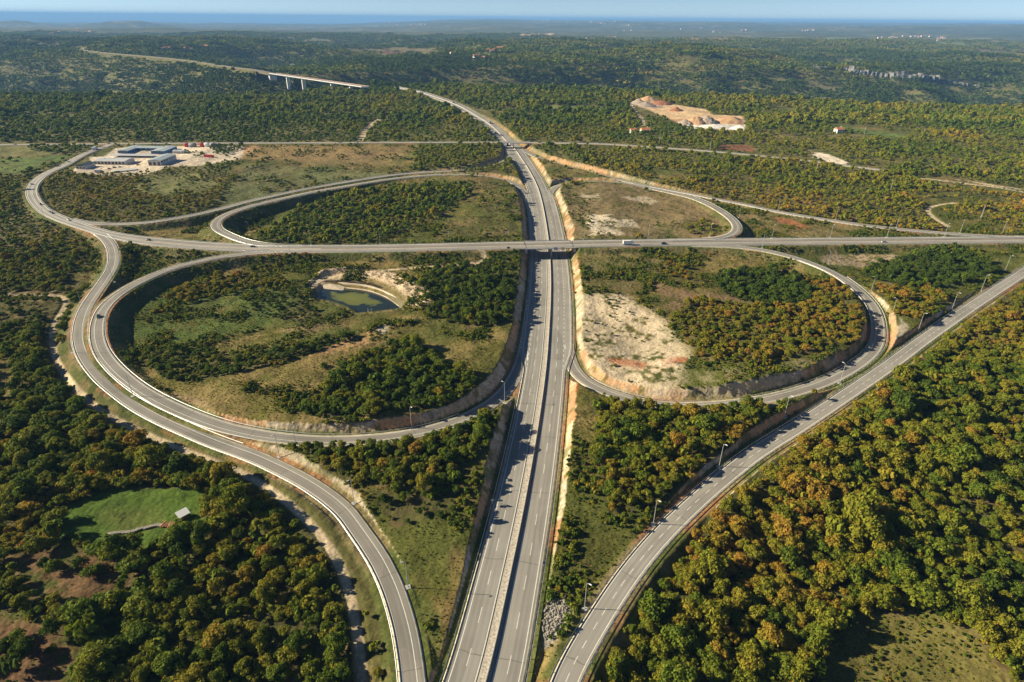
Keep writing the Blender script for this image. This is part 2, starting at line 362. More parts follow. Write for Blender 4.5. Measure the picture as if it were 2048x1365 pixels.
R8 = line([(1380,491,2.7),(1430,492,2.6),(1480,495,2.4),(1536,502.5,2.2),(1586,515,1.8),(1636,532.5,1.5),(1673,550,1.2),(1699,567,1),(1723,587,0.8),(1741,607,0.6),(1753,630,0.3),(1757.5,655,0),(1755.5,684,-0.3),(1746,702,-0.4),(1726,721.5,-0.6),(1698,740,-0.8),(1661,759.5,-1),(1611,778,-1.2),(1561,792,-1.4),(1499,804,-1.6),(1449,810,-1.8),(1399,813,-2),(1349,813,-2.3),(1311,809.5,-2.5),(1274,803,-2.8),(1236,792.5,-3),(1204,780.5,-3.3),(1184,770.5,-3.5),(1164,756,-3.7),(1149,739,-3.9),(1139.5,716,-4.1),(1135,692,-4.3),(1131,660,-4.5),(1129,620,-4.8)], 1.5, 4)
R9 = line([(1075,1560,-2.5),(1129,1365,-2.5),(1150,1322,-2.4),(1174,1279,-2.2),(1200,1237,-2),(1225,1197,-1.8),(1254,1154.5,-1.6),(1286.5,1112.5,-1.4),(1321,1073,-1.2),(1359,1035,-1),(1402,995,-0.8),(1449,955,-0.6),(1511,907,-0.4),(1586,860,-0.2),(1636,827.5,0),(1686,794.5,0),(1736,760.5,0),(1786,725.5,0.2),(1836,688,0.4),(1886,652.5,0.6),(1936,618,0.8),(1986,585,1),(2036,552.5,1.2),(2080,526,1.3),(2180,490,1.6)], 1.5, 6)
R10 = line([(-200,292,1),(0,290,1),(130,289,1),(250,288,1),(375,286.8,1.5),(511,286.5,2),(762,285.5,3),(900,285,3.5),(987,285,3.8),(1060,285.5,3.8),(1124,286.5,5),(1199,288,5.5),(1274,292,5.5),(1349,297.3,5),(1424,303,4.5),(1509,310.5,3),(1600,320,1),(1760,340,1)], 2.0, 10)

FARZ = 14.0
FARP = [(545,147),(511,140),(462,134.5),(425,128.5),(387,122.5),(337,117),(300,113.5),(250,109),(212,106),(180,101.5),(169,97.5),(178,94)]
FQ = line([(a, b_, 8 if i == 0 else FARZ) for i, (a, b_) in enumerate(FARP)], 12.0, 40)
FQC = resample(FQ, 30)

def halfw_mot(Q):
    """half width of the motorway, wider between the loops where the merging lanes run"""
    y = Q[:, 1]; y0 = at(1090, 750, -4)[1]; y1 = at(1090, 690, -4)[1]; y2 = at(1080, 400, -4.5)[1]; y3 = at(1080, 380, -4.5)[1]
    return 3.6 * smooth((y - y0) / (y1 - y0)) * (1 - smooth((y - y2) / (y3 - y2)))
MW = halfw_mot(MOT)
def cro_half(Q):
    y = Q[:, 1]; x = Q[:, 0]
    xa = at(330, 487, 1.2)[0]; xb = at(200, 464, 1)[0]
    return 8.6 - 3.4 * smooth((xa - x) / (xa - xb))
CH = cro_half(CRO)
# ramps follow the height of the road they join
def weld(Q, main, reach, off):
    d2 = (Q[:, None, 0] - main[None, :, 0]) ** 2 + (Q[:, None, 1] - main[None, :, 1]) ** 2
    j = d2.argmin(1); d = np.sqrt(d2[np.arange(len(Q)), j])
    k = 1 - smooth((d - reach) / 14.0)
    Q[:, 2] = Q[:, 2] * (1 - k) + (main[j, 2] - off) * k
    return Q
weld(R4, MOT, 16, 0.03); weld(R5, MOT, 16, 0.03); weld(R5A, MOT, 14, 0.03); weld(R6, MOT, 16, 0.04); weld(R7, MOT, 14, 0.05); weld(R8, MOT, 16, 0.05)
weld(R3, CRO, 7, 0.04); weld(R4, CRO, 9, 0.05); weld(R5, CRO, 9, 0.05); weld(R5A, CRO, 7, 0.06); weld(R6, CRO, 9, 0.05); weld(R7, CRO, 9, 0.06); weld(R8, CRO, 9, 0.06)
CRO2 = CRO.copy(); weld(CRO, R10, 6, 0.04)
weld(R6, R7, 3.0, 0.04); weld(R5A, R5, 3.0, 0.04)

# ------------------------------------------------------------------ rasters: distance to each road's edge and its height
class Grid:
    def __init__(s, x0, x1, y0, y1, c):
        s.x0, s.y0, s.c = x0, y0, c
        s.nx = int((x1 - x0) / c) + 1; s.ny = int((y1 - y0) / c) + 1
    def rast(s, Q, hw, reach):
        D = np.full((s.ny, s.nx), 999.0, np.float32); Z = np.zeros((s.ny, s.nx), np.float32)
        n = int(reach / s.c) + 1
        for (x, y, z), h in zip(Q, hw):
            k = n + int(h / s.c)
            ix = int(round((x - s.x0) / s.c)); iy = int(round((y - s.y0) / s.c))
            a, b = max(0, ix - k), min(s.nx, ix + k + 1); e, f = max(0, iy - k), min(s.ny, iy + k + 1)
            if a >= b or e >= f: continue
            gx = s.x0 + np.arange(a, b) * s.c - x; gy = s.y0 + np.arange(e, f) * s.c - y
            d = np.sqrt(gx[None, :] ** 2 + gy[:, None] ** 2) - h
            sub = D[e:f, a:b]; mk = d < sub
            sub[mk] = d[mk]; Z[e:f, a:b][mk] = z
        return D, Z
    def look(s, A, x, y):
        u = np.clip((x - s.x0) / s.c, 0, s.nx - 1.001); v = np.clip((y - s.y0) / s.c, 0, s.ny - 1.001)
        i = u.astype(int); j = v.astype(int); fu = u - i; fv = v - j
        return (A[j, i] * (1 - fu) + A[j, i + 1] * fu) * (1 - fv) + (A[j + 1, i] * (1 - fu) + A[j + 1, i + 1] * fu) * fv
G1 = Grid(-520, 620, -30, 640, 1.0)
G2 = Grid(-1500, 1300, 600, 1900, 3.0)
TR_H = 3.9
# tracks: pixel x, y
TR = {
 'west': ([(0,586),(50,587),(100,585),(125,583),(140,589.5),(127.5,609.5),(110,632),(101,654.5),(100,683),(102.5,689),(110,716.5),(130,747),(145,769),(165,786.5),(185,806.5),(225,831.5),(275,856.5),(325,879),(360,893),(400,908),(450,924),(500,948),(524.5,961),(562,989),(599.5,1019),(620,1040),(641,1062),(664,1086),(679,1108),(692,1141.5),(701,1179),(709.5,1224),(716,1274),(721,1324),(725,1365),(735,1540)], 2.1),
 'north': ([(722,282),(727,268),(735,257),(747,245),(765,236),(790,229)], 5.0),
 'bridge': ([(932,494),(952,504),(982,513),(967,523),(945,530)], 2.6),
 'pond': ([(960,524),(900,529),(854,530),(787,533.5),(712,540),(652,545),(624,556),(620,566)], 2.2),
 'east': ([(1836,358),(1880,362),(1926,369),(1980,374),(2047,386),(2120,400)], 4.0),
 'east2': ([(1915,361),(1955,367),(1986,372),(2047,381),(2110,388)], 4.0),
 'bend': ([(1913,407.5),(1890,408.5),(1868,412),(1851,422),(1860,431),(1873,439.5),(1896,452)], 2.5),
 'quarry': ([(1262,203),(1268,214),(1277,226),(1285,238),(1286,250)], 4.0),
}
TRQ = {k: (line([(a, b, 0) for a, b in p], 1.5, 3), h) for k, (p, h) in TR.items()}
for k in TRQ:
    q, h = TRQ[k]; q[:, 2] = nat(q[:, 0], q[:, 1]); q[:] = soften(q, 8)
roads = [  # name, line, half widths, fill slope, cut slope, flat verge
 ('t_' + k, q, np.full(len(q), h), 0.5, 0.7, 0.5) for k, (q, h) in TRQ.items()] + [
 ('R10', R10, np.full(len(R10), 4.6), 0.55, 0.8, 1.5),
 ('R9', R9, np.full(len(R9), TR_H + 0.2), 0.62, 1.5, 2.6),
 ('R8', R8, np.full(len(R8), TR_H), 0.6, 1.4, 2.2),
 ('R7', R7, np.full(len(R7), TR_H), 0.6, 0.9, 2.5),
 ('R6', R6, np.full(len(R6), TR_H), 0.6, 0.9, 1.8),
 ('R5A', R5A, np.full(len(R5A), 3.6), 0.6, 0.9, 1.0),
 ('R5', R5, np.full(len(R5), TR_H), 0.6, 0.9, 1.5),
 ('R3', R3, np.full(len(R3), TR_H), 0.6, 1.1, 2.0),
 ('R4', R4, np.full(len(R4), TR_H), 0.6, 1.3, 1.8),
 ('CRO', CRO, CH, 0.62, 1.0, 1.6),
 ('MOT', MOT, 11.6 + MW, 0.6, 1.25, 2.2)]
RAS = []
for nm, q, hw, sf, s_c, bm in roads:
    r1 = G1.rast(q[(q[:, 1] < 700)], hw[(q[:, 1] < 700)], 34) if (q[:, 1] < 700).any() else None
    mk = q[:, 1] > 520
    r2 = G2.rast(q[mk], hw[mk], 42) if mk.any() else None
    RAS.append((nm, r1, r2, sf, s_c, bm))
def look(r1, r2, x, y, k):
    out = np.full(x.shape, 999.0 if k == 0 else 0.0)
    a = (y < 615) & (x > -520) & (x < 620) & (y > -30)
    b = (~a) & (y >= 600) & (y < 1900) & (x > -1500) & (x < 1300)
    if r1 is not None and a.any(): out[a] = G1.look(r1[k], x[a], y[a])
    if r2 is not None and b.any(): out[b] = G2.look(r2[k], x[b], y[b])
    return out
POND = [(629.5,599),(634,578),(642,571),(687,571),(737,576),(774,590),(803,611),(800,619),(762,624),(720,628),(700,616),(670,605)]
PONDW = wpoly(POND, -4.5)
PW_Z = -5.6
def polydist(x, y, poly):
    """signed distance, negative inside"""
    d = np.full(x.shape, 1e9)
    n = len(poly)
    for i in range(n):
        ax, ay = poly[i]; bx, by = poly[(i + 1) % n]
        ex, ey = bx - ax, by - ay
        t = np.clip(((x - ax) * ex + (y - ay) * ey) / (ex * ex + ey * ey), 0, 1)
        d = np.minimum(d, np.hypot(x - ax - t * ex, y - ay - t * ey))
    return np.where(inpoly(x, y, poly), -d, d)
YARD = [(143,346),(208,350),(290,350),(338,334),(400,332),(455,323),(487,306),(484,288.5),(440,288),(345,293),(282,292.5),(231,298),(208,313),(178,314),(184,327),(150,336)]
YARDW = wpoly(YARD, 0)
BR1 = wpoly([(1043, 480), (1156, 480), (1156, 500), (1043, 500)], 3)
def terrain(x, y, full=False):
    x = np.asarray(x, float); y = np.asarray(y, float)
    z = nat(x, y); zn = z.copy()
    near = (y < 700) & (np.abs(x) < 620)
    if near.any():
        pd = np.full(x.shape, 999.0)
        pd[near] = polydist(x[near], y[near], PONDW)
        rim = -2.6
        z = np.where(pd < 30, z * smooth((pd - 6) / 24) + rim * (1 - smooth((pd - 6) / 24)), z)
        z = np.where(pd < 2.0, np.clip(rim + (pd - 2.0) * 0.9, -8, rim), z)
        # bank of excavated rock behind the pond
        bx, by = PILE[:, 0], PILE[:, 1]
        sub = near & (pd < 60)
        dd = np.full(x.shape, 999.0)
        if sub.any():
            dd[sub] = np.sqrt(((x[sub][:, None] - bx[None]) ** 2 + (y[sub][:, None] - by[None]) ** 2).min(1))
        z = np.where(dd < 14, z + 3.4 * smooth((14 - dd) / 10) * (0.75 + 0.5 * fbm(x / 3, y / 3, 12, 3)), z)
    dmin = np.full(x.shape, 999.0); cut = np.zeros(x.shape); fill = np.zeros(x.shape); dm = dmin.copy(); dtr = dmin.copy()
    rough = (fbm(x / 4.5, y / 4.5, 61, 4) - 0.5) * 2
    for nm, r1, r2, sf, s_c, bm in RAS:
        d = look(r1, r2, x, y, 0); zr = look(r1, r2, x, y, 1)
        mk = d < 33
        e = np.maximum(d - bm, 0)
        e2 = np.maximum(e + rough * 1.1 * smooth(e / 3.0), 0)
        lo = zr - 0.14 - sf * e; hi = zr - 0.14 + s_c * e2
        sink = np.where(d < 0, 0.35, 0)
        z2 = np.clip(z, lo - sink, hi - sink)
        isroad = not nm.startswith('t_')
        if isroad:
            cc = mk & (z > hi + 0.02) & (e > 0.3); cut = np.where(cc, 1.0, np.where(mk & (d < 12) & (z2 < z - 0.01), 0.0, cut))
            ff = mk & (z < lo - 0.02) & (e > 0); fill = np.where(ff, 1.0, np.where(mk & (d < 5), 0.0, fill))
        z = np.where(mk, z2, z)
        if isroad: dmin = np.minimum(dmin, d)
        else: dtr = np.minimum(dtr, d)
        if nm == 'MOT': dm = d
    far_ = (y > 1700) & (y < 4600) & (x < -300) & (x > -4200)
    if far_.any():
        xf, yf = x[far_], y[far_]; zf = z[far_]
        dq = np.full(xf.shape, 1e9); zq = np.zeros(xf.shape); fr_ = np.zeros(xf.shape, bool)
        for (ax, ay, az_) in FQC:
            d_ = np.hypot(xf - ax, yf - ay); m_ = d_ < dq
            dq[m_] = d_[m_]; zq[m_] = az_; fr_[m_] = (yf[m_] < ay)
        e_ = np.maximum(dq - 16, 0)
        hi_ = np.where(fr_, zq - 1 - np.minimum(e_ * 0.3, 8) + 0.09 * np.maximum(dq - 150, 0), zq - 1 + 0.3 * e_)
        off_ = np.hypot(FQC[0, 0] - xf, FQC[0, 1] - yf)
        lo_ = np.where(off_ > 60, zq - 1 - 0.45 * e_, -999)
        z[far_] = np.clip(zf, np.minimum(lo_, hi_), hi_)
    if full: return z, dict(d=dmin, cut=cut, fill=fill, dm=dm, dtr=dtr, nat=zn)
    return z
PILE = line([(660,546,-1),(690,545,-1),(740,547,-1),(780,557,-1),(815,574,-1),(835,592,-1),(842,605,-1)], 3, 2)
def hit(px, py, z0=0.0):
    z = z0
    for _ in range(14):
        p = at(px, py, z); z = 0.5 * z + 0.5 * float(terrain(p[:1], p[1:2])[0])
    p = at(px, py, z); p[2] = float(terrain(p[:1], p[1:2])[0])
    return p
def gz(x, y):
    return float(terrain(np.array([x]), np.array([y]))[0])
def hit(px, py):
    """first point of the ground along the pixel's ray"""
    d = fw + (px - 1024) / F * rt - (py - 682.5) / F * up
    t = np.geomspace(100, 60000, 1500)
    P = np.array([0, 0, CAMZ])[None] + d[None] * t[:, None]
    g = terrain(P[:, 0], P[:, 1])
    k = np.argmax(P[:, 2] < g)
    if k == 0: return P[-1]
    a, b = t[k - 1], t[k]
    for _ in range(3):
        tt = np.linspace(a, b, 12); Q = np.array([0, 0, CAMZ])[None] + d[None] * tt[:, None]
        q = Q[:, 2] < terrain(Q[:, 0], Q[:, 1]); j = max(1, int(np.argmax(q)))
        a, b = tt[j - 1], tt[j]
    return np.array([0, 0, CAMZ]) + d * b

# ------------------------------------------------------------------ ground cover: where the wood, the grass, the bare soil are
CLEAR = [
 [(150,640),(190,560),(228,500),(262,480),(400,500),(1040,490),(1050,760),(1000,830),(900,850),(660,890),(540,885),(450,850),(260,760),(165,700)],
 [(540,880),(760,885),(960,830),(1050,760),(1060,900),(960,1365),(930,1600),(840,1600),(830,1365),(790,1180),(680,1010)],
 [(1120,740),(1200,790),(1550,805),(1640,800),(1640,830),(1440,960),(1290,1100),(1180,1250),(1110,1365),(1080,1600),(1000,1600),(1040,1365),(1110,1000)],
 [(1140,490),(1500,490),(1700,560),(1765,640),(1750,710),(1600,785),(1350,815),(1190,780),(1130,700)],
 [(425,450),(460,420),(600,385),(820,345),(960,345),(1040,370),(1060,480),(560,490),(460,478)],
 [(1090,385),(1180,365),(1260,362),(1400,395),(1475,440),(1470,475),(1130,482)],
 [(490,287),(830,290),(826,322),(816,345),(700,365),(560,392),(430,425),(400,425),(432,385),(472,352),(440,335),(480,312)],
 [(140,335),(222,288),(490,287),(487,300),(470,330),(400,336),(345,338),(290,352),(200,352),(120,350)],
 [(262,378),(290,352),(345,348),(400,349),(432,358),(424,378),(380,392),(300,388)],
 [(165,448),(300,450),(455,417),(425,450),(455,480),(500,490),(300,485),(200,470)],
 [(205,468),(500,495),(480,512),(300,556),(245,590),(190,660),(180,640),(232,520)],
 [(1380,388),(1550,420),(1800,460),(2100,474),(2100,482),(1470,482),(1485,445)],
 [(1470,488),(2100,484),(2100,520),(1800,700),(1765,640),(1700,550)],
 [(-400,400),(-400,292),(165,292),(140,312),(95,330),(60,345),(30,350)],
 [(1068,300),(1180,345),(1260,362),(1110,372),(1085,350)],
 [(95,1020),(220,975),(410,962),(425,990),(405,1050),(300,1092),(215,1098),(100,1060)],
 [(1660,1240),(1740,1205),(1860,1205),(1965,1255),(2015,1330),(2000,1520),(1630,1520),(1660,1340)],
 [(-80,1225),(120,1240),(150,1300),(130,1420),(-80,1420)],
 [(20,1100),(130,1090),(225,1105),(245,1160),(180,1200),(60,1195)],
 [(1262,200),(1300,196),(1345,203),(1420,215),(1428,226),(1485,228),(1492,245),(1503,264),(1430,264),(1350,254),(1300,238),(1275,222)],
 [(1082,207),(1215,209),(1210,216),(1090,217)],
 [(1645,243),(1740,252),(1830,269),(1800,281),(1740,270),(1650,252)],
 [(1430,291),(1505,293),(1510,308),(1440,301)],
 [(1300,340),(1370,352),(1398,363),(1330,366),(1280,355)],
 [(1860,438),(1900,430),(1990,445),(2060,470),(1900,465)],
 [(1545,205),(1600,214),(1590,222),(1540,218)],
 [(-40,600),(60,588),(130,600),(110,640),(40,636),(-40,650)],
 [(1830,351),(2080,370),(2080,398),(1900,378),(1830,364)],
 [(1618,300),(1660,304),(1705,328),(1695,340),(1620,322)],
 [(1845,404),(1920,400),(1925,414),(1880,418),(1905,455),(1870,445),(1845,425)],
 [(1060,284),(1280,291),(1515,310),(1515,321),(1280,301),(1060,295)],
 [(-30,700),(20,720),(25,780),(-30,800)],
]
WOOD = [  # patch, density, 0 green .. 1 rust, height scale
 ([(600,835),(640,790),(690,740),(760,690),(850,700),(890,740),(960,765),(905,815),(780,835),(680,842)],1.0,0.40,1.0),
 ([(275,700),(300,690),(400,690),(560,700),(700,670),(690,690),(560,725),(440,758),(370,765),(290,730)],1.0,0.35,0.7),
 ([(335,592),(370,562),(440,545),(560,545),(572,560),(480,572),(380,600)],0.9,0.65,0.75),
 ([(835,556),(880,532),(960,532),(1030,568),(1020,640),(960,660),(880,640),(850,600)],0.95,0.25,0.9),
 ([(480,600),(590,570),(620,600),(650,625),(610,640),(520,625)],0.8,0.05,0.5),
 ([(690,690),(780,640),(830,640),(790,690)],0.25,0.2,0.45),
 ([(600,905),(640,888),(700,890),(790,885),(880,862),(1000,830),(1012,850),(985,885),(930,940),(870,1000),(760,985),(690,965),(640,940)],1.0,0.45,1.0),
 ([(730,990),(880,990),(930,930),(960,950),(900,1040),(790,1050)],0.5,0.2,0.6),
 ([(1200,805),(1300,812),(1400,822),(1520,822),(1545,845),(1440,935),(1330,1005),(1230,1035),(1190,980),(1190,850)],1.1,0.62,1.0),
 ([(1345,640),(1380,600),(1500,615),(1650,600),(1715,615),(1738,680),(1640,715),(1500,745),(1410,735),(1370,690)],1.1,0.80,0.75),
 ([(1420,560),(1480,535),(1580,545),(1635,580),(1620,610),(1520,620),(1450,595)],1.1,0.02,0.95),
 ([(1290,540),(1330,518),(1400,547),(1400,562),(1330,552)],1.0,0.7,0.6),
 ([(1660,560),(1700,575),(1730,620),(1700,640),(1600,560)],0.8,0.8,0.6),
 ([(500,472),(540,440),(600,405),(700,380),(780,372),(930,362),(945,390),(900,420),(840,450),(740,480),(600,484)],1.05,0.30,0.9),
 ([(945,390),(1000,378),(1040,400),(1040,430),(970,425)],0.6,0.4,0.6),
 ([(900,430),(1030,440),(1030,470),(860,478)],0.35,0.7,0.4),
 ([(1370,455),(1410,438),(1455,455),(1450,468),(1375,470)],1.1,0.55,0.65),
 ([(1120,385),(1150,385),(1180,430),(1175,455),(1140,440)],0.7,0.2,0.5),
 ([(85,375),(130,350),(250,345),(290,352),(262,378),(300,388),(380,392),(424,378),(455,350),(472,352),(430,395),(395,430),(250,443),(150,433),(95,405)],0.95,0.6,0.65),
 ([(200,346),(420,336),(470,345),(460,352),(300,352)],0.5,0.3,0.6),
 ([(815,345),(826,322),(835,292),(985,290),(1000,310),(990,328),(900,340)],1.0,0.4,0.85),
 ([(1720,545),(1760,520),(1900,500),(1960,520),(1990,545),(1930,570),(1850,590),(1760,570)],1.0,0.05,0.9),
 ([(1740,580),(1860,585),(1900,605),(1830,650),(1790,640)],1.0,0.9,0.75),
 ([(1485,480),(1530,472),(1545,478),(1490,482)],0.7,0.05,0.7),
 ([(1640,535),(1700,545),(1730,575),(1690,580)],0.7,0.4,0.55),
 ([(50,289),(165,291),(170,305),(120,310),(60,302)],0.9,0.2,0.8),
 ([(422,293),(478,288),(482,298),(455,316),(425,310)],1.2,0.05,0.8),
 ([(372,301),(400,304),(398,309),(374,307)],1.0,0.3,0.5),
 ([(388,312),(416,304),(418,309),(392,318)],1.0,0.1,0.5),
 ([(1300,230),(1330,233),(1352,252),(1300,245)],1.0,0.3,0.8),
 ([(60,1120),(200,1125),(205,1145),(80,1150)],0.25,0.05,1.0),
 ([(-40,1270),(110,1275),(90,1380),(-40,1380)],0.3,0.05,1.0),
 ([(-40,600),(130,600),(110,640),(-40,650)],0.35,0.15,0.7),
 ([(-400,300),(-400,345),(40,345),(0,330),(100,318),(60,312)],0.12,0.2,0.6),
 ([(400,500),(560,508),(560,520),(400,545)],0.25,0.1,0.3),
 ([(150,600),(180,560),(200,520),(165,520),(120,570)],0.15,0.4,0.3),
]
CLEARW = [wpoly(p, 0) for p in CLEAR]
WOODW = [(wpoly(p, 0), d, a, h) for p, d, a, h in WOOD]
CLEARB = [(min(a for a, b in p), max(a for a, b in p), min(b for a, b in p), max(b for a, b in p)) for p in CLEARW]
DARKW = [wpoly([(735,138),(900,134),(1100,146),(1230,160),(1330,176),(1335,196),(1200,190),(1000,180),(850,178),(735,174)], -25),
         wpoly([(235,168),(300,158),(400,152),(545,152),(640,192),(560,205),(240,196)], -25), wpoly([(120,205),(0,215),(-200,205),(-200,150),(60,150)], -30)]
def boxed(x, y, poly, pad=0):
    xs = [a for a, b in poly]; ys = [b for a, b in poly]
    out = np.zeros(x.shape, bool)
    mk = (x > min(xs)) & (x < max(xs)) & (y > min(ys)) & (y < max(ys))
    if mk.any(): out[mk] = inpoly(x[mk], y[mk], poly)
    return out
def warp(x, y, a=4.0, s=14.0):
    a = a * (1 + np.maximum(y - 300, 0) / 500)
    return x + (fbm(x / s, y / s, 101, 3) - 0.5) * 2 * a, y + (fbm(x / s, y / s, 102, 3) - 0.5) * 2 * a
def wood(x, y):
    """density of trees, their autumn tint and size"""
    x = np.asarray(x, float); y = np.asarray(y, float)
    wx, wy = warp(x, y)
    dens = 0.80 + 0.5 * (fbm(x / 60, y / 60, 111, 3) - 0.35)
    # natural clearings further out
    dens = dens * (1 - 0.30 * smooth((y - 600) / 300))
    dens = np.where((y > 620) & (fbm(x / 110, y / 70, 113, 4) < 0.38) & (y < 1150), 0.2, dens)
    dens = np.where(y >= 1150, np.where(fbm(x / 170, y / 90, 119, 4) < 0.33, 0.35, np.where(y < 1650, 0.72, 0.97)), dens)
    tint = 0.30 + 1.0 * (fbm(x / 90, y / 90, 112, 4) - 0.44) + 0.22 * smooth(x / 120) * smooth((700 - y) / 300) + 0.15 * smooth((x - 150) / 200) - 0.10 * smooth((y - 600) / 500)
    tint = tint + 0.12 + 0.02 * smooth(x / 80) * smooth((500 - y) / 100) - 0.16 * smooth((-80 - x) / 60) * smooth((260 - y) / 60)
    hs = 0.85 + 0.6 * (fbm(x / 45, y / 45, 114, 3) - 0.45)
    hs = hs * (1.15 - 0.42 * smooth((y - 180) / 280) + 0.20 * smooth((y - 900) / 300))
    hs = hs * (1 + 0.25 * smooth((y - 500) / 400))
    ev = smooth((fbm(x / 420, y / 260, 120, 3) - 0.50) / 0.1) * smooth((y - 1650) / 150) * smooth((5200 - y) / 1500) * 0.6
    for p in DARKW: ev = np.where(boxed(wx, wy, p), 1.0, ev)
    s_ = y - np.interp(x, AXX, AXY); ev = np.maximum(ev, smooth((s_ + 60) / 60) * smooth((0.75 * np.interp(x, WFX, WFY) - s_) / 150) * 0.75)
    tint = tint * (1 - ev) - 0.25 * ev  # canyon walls: dark evergreen tint that also stands in for slope shade
    tint = tint - 0.12 * smooth((y - 500) / 500)
    for p in CLEARW:
        dens = np.where(boxed(wx, wy, p), 0.0, dens)
    for p in FARCLR: dens = np.where((y > 2000) & boxed(x, y, p), 0.08, dens)
    for p, d, a, h in WOODW:
        k = boxed(wx, wy, p)
        dens = np.where(k, d, dens); tint = np.where(k, a + 0.6 * (fbm(x / 25, y / 25, 115, 3) - 0.5), tint)
        hs = np.where(k, h * (0.9 + 0.3 * (fbm(x / 20, y / 20, 116, 2) - 0.5)), hs)
    return dens, tint, hs
def mixc(a, b, t):
    t = np.asarray(t)[..., None]; return a * (1 - t) + np.asarray(b) * t
SOIL = [  # patch, colour, strength, soft metres
 ([(1105,385),(1180,368),(1260,365),(1400,398),(1470,445),(1440,474),(1130,480),(1115,430)],(0.23,0.165,0.085),0.75,8),
 ([(1400,398),(1550,424),(1790,462),(1980,474),(1480,478),(1490,450)],(0.21,0.155,0.075),0.6,8),
 ([(1160,505),(1330,505),(1345,560),(1230,590),(1165,585)],(0.19,0.155,0.07),0.5,8),
 ([(1150,590),(1240,588),(1330,640),(1380,720),(1345,790),(1240,785),(1170,735),(1152,650)],(0.54,0.44,0.30),0.9,14),
 ([(1213,712),(1260,722),(1292,735),(1285,742),(1240,734),(1215,724)],(0.38,0.14,0.06),0.75,4),
 ([(1322,724),(1370,722),(1366,732),(1326,735)],(0.42,0.14,0.06),0.8,3),
 ([(1290,735),(1340,715),(1350,745),(1300,760)],(0.55,0.42,0.28),0.8,5),
 ([(1130,800),(1165,765),(1160,780),(1140,795),(1128,830)],(0.45,0.15,0.06),0.9,2),
 ([(1172,432),(1222,430),(1245,470),(1180,472)],(0.62,0.52,0.37),0.95,6),
 ([(1622,305),(1650,308),(1695,328),(1690,334),(1630,318)],(0.70,0.60,0.46),1.0,3),
 ([(1225,440),(1262,440),(1285,455),(1240,456)],(0.62,0.52,0.37),0.95,6),
 ([(1245,395),(1290,392),(1320,405),(1290,410)],(0.55,0.45,0.31),0.8,6),
 ([(1165,390),(1200,388),(1200,400),(1170,402)],(0.55,0.45,0.31),0.8,5),
 ([(1345,640),(1300,560),(1400,590),(1500,590),(1480,610),(1400,612)],(0.20,0.12,0.08),0.7,10),
 ([(610,710),(700,680),(760,655),(735,690),(660,712)],(0.42,0.25,0.13),0.7,6),
 ([(750,655),(780,650),(778,665),(756,670)],(0.45,0.40,0.32),0.8,3),
 ([(550,650),(640,640),(700,645),(610,665)],(0.30,0.20,0.11),0.6,8),
 ([(615,555),(660,545),(690,550),(650,562),(630,575)],(0.50,0.40,0.27),0.8,3),
 ([(1545,430),(1580,436),(1625,452),(1600,455),(1560,444)],(0.42,0.14,0.06),0.75,5),
 ([(495,290),(820,293),(815,315),(600,325),(500,320)],(0.27,0.18,0.08),0.65,25),
 ([(560,300),(800,305),(790,330),(600,335)],(0.25,0.17,0.08),0.5,25),
 ([(1645,500),(1790,505),(1830,515),(1740,527),(1640,520)],(0.40,0.30,0.22),0.7,6),
 ([(1268,200),(1345,203),(1420,215),(1428,226),(1485,228),(1488,238),(1360,242),(1330,232),(1312,222)],(0.60,0.42,0.24),1.0,3),
 ([(1265,203),(1290,196),(1325,200),(1330,212),(1285,212)],(0.40,0.30,0.22),1.0,4),
 ([(1335,236),(1490,236),(1495,250),(1380,252)],(0.44,0.27,0.15),1.0,4),
 ([(1350,250),(1440,245),(1495,248),(1500,262),(1440,262),(1390,258)],(0.66,0.59,0.48),1.0,6),
 ([(1430,291),(1505,293),(1510,308),(1440,301)],(0.20,0.09,0.05),0.9,3),
 ([(470,288),(520,290),(500,312),(474,322)],(0.48,0.27,0.14),0.7,6),
 ([(475,298),(488,296),(484,318),(455,326)],(0.56,0.48,0.36),0.9,2),
 ([(-80,1225),(120,1240),(150,1300),(130,1420),(-80,1420)],(0.16,0.085,0.05),0.8,5),
 ([(20,1100),(130,1090),(225,1105),(245,1160),(180,1200),(60,1195)],(0.15,0.08,0.045),0.8,5),
 ([(1040,1100),(1062,1100),(1050,1210),(1035,1250),(1000,1365),(975,1365)],(0.2,0.12,0.07),0.3,3),
 ([(1092,1195),(1130,1185),(1142,1205),(1120,1250),(1085,1280),(1080,1240)],(0.46,0.42,0.36),0.9,3),
 ([(1070,1050),(1085,1050),(1075,1200),(1068,1365),(1040,1365),(1060,1200)],(0.20,0.10,0.05),0.75,2.5),
 ([(905,1080),(950,1100),(900,1300),(870,1365),(880,1250)],(0.22,0.13,0.06),0.35,3),
 ([(1480,820),(1530,815),(1560,825),(1500,845)],(0.36,0.28,0.18),0.7,4),
 ([(1390,755),(1540,745),(1640,725),(1700,700),(1700,730),(1600,765),(1420,785)],(0.24,0.20,0.12),0.6,5),
 ([(260,748),(300,762),(420,812),(420,826),(330,800),(265,760)],(0.34,0.24,0.15),0.5,4),
 ([(1775,670),(1800,650),(1815,672),(1790,690)],(0.52,0.44,0.33),0.8,4),
 ([(880,515),(1000,495),(1030,520),(960,535)],(0.28,0.22,0.11),0.4,6),
 ([(1035,69),(1105,66),(1103,72),(1040,73)],(0.65,0.45,0.30),1.0,60),
 ([(1462,97),(1495,95),(1520,102),(1480,103)],(0.55,0.38,0.24),1.0,40),
 ([(1650,143),(1700,136),(1800,152),(1900,160),(1990,172),(1980,176),(1850,165),(1700,150)],(0.30,0.28,0.22),0.5,40),
 ([(1500,170),(1600,150),(1700,160),(1720,200),(1600,190)],(0.20,0.19,0.11),0.4,60),
]
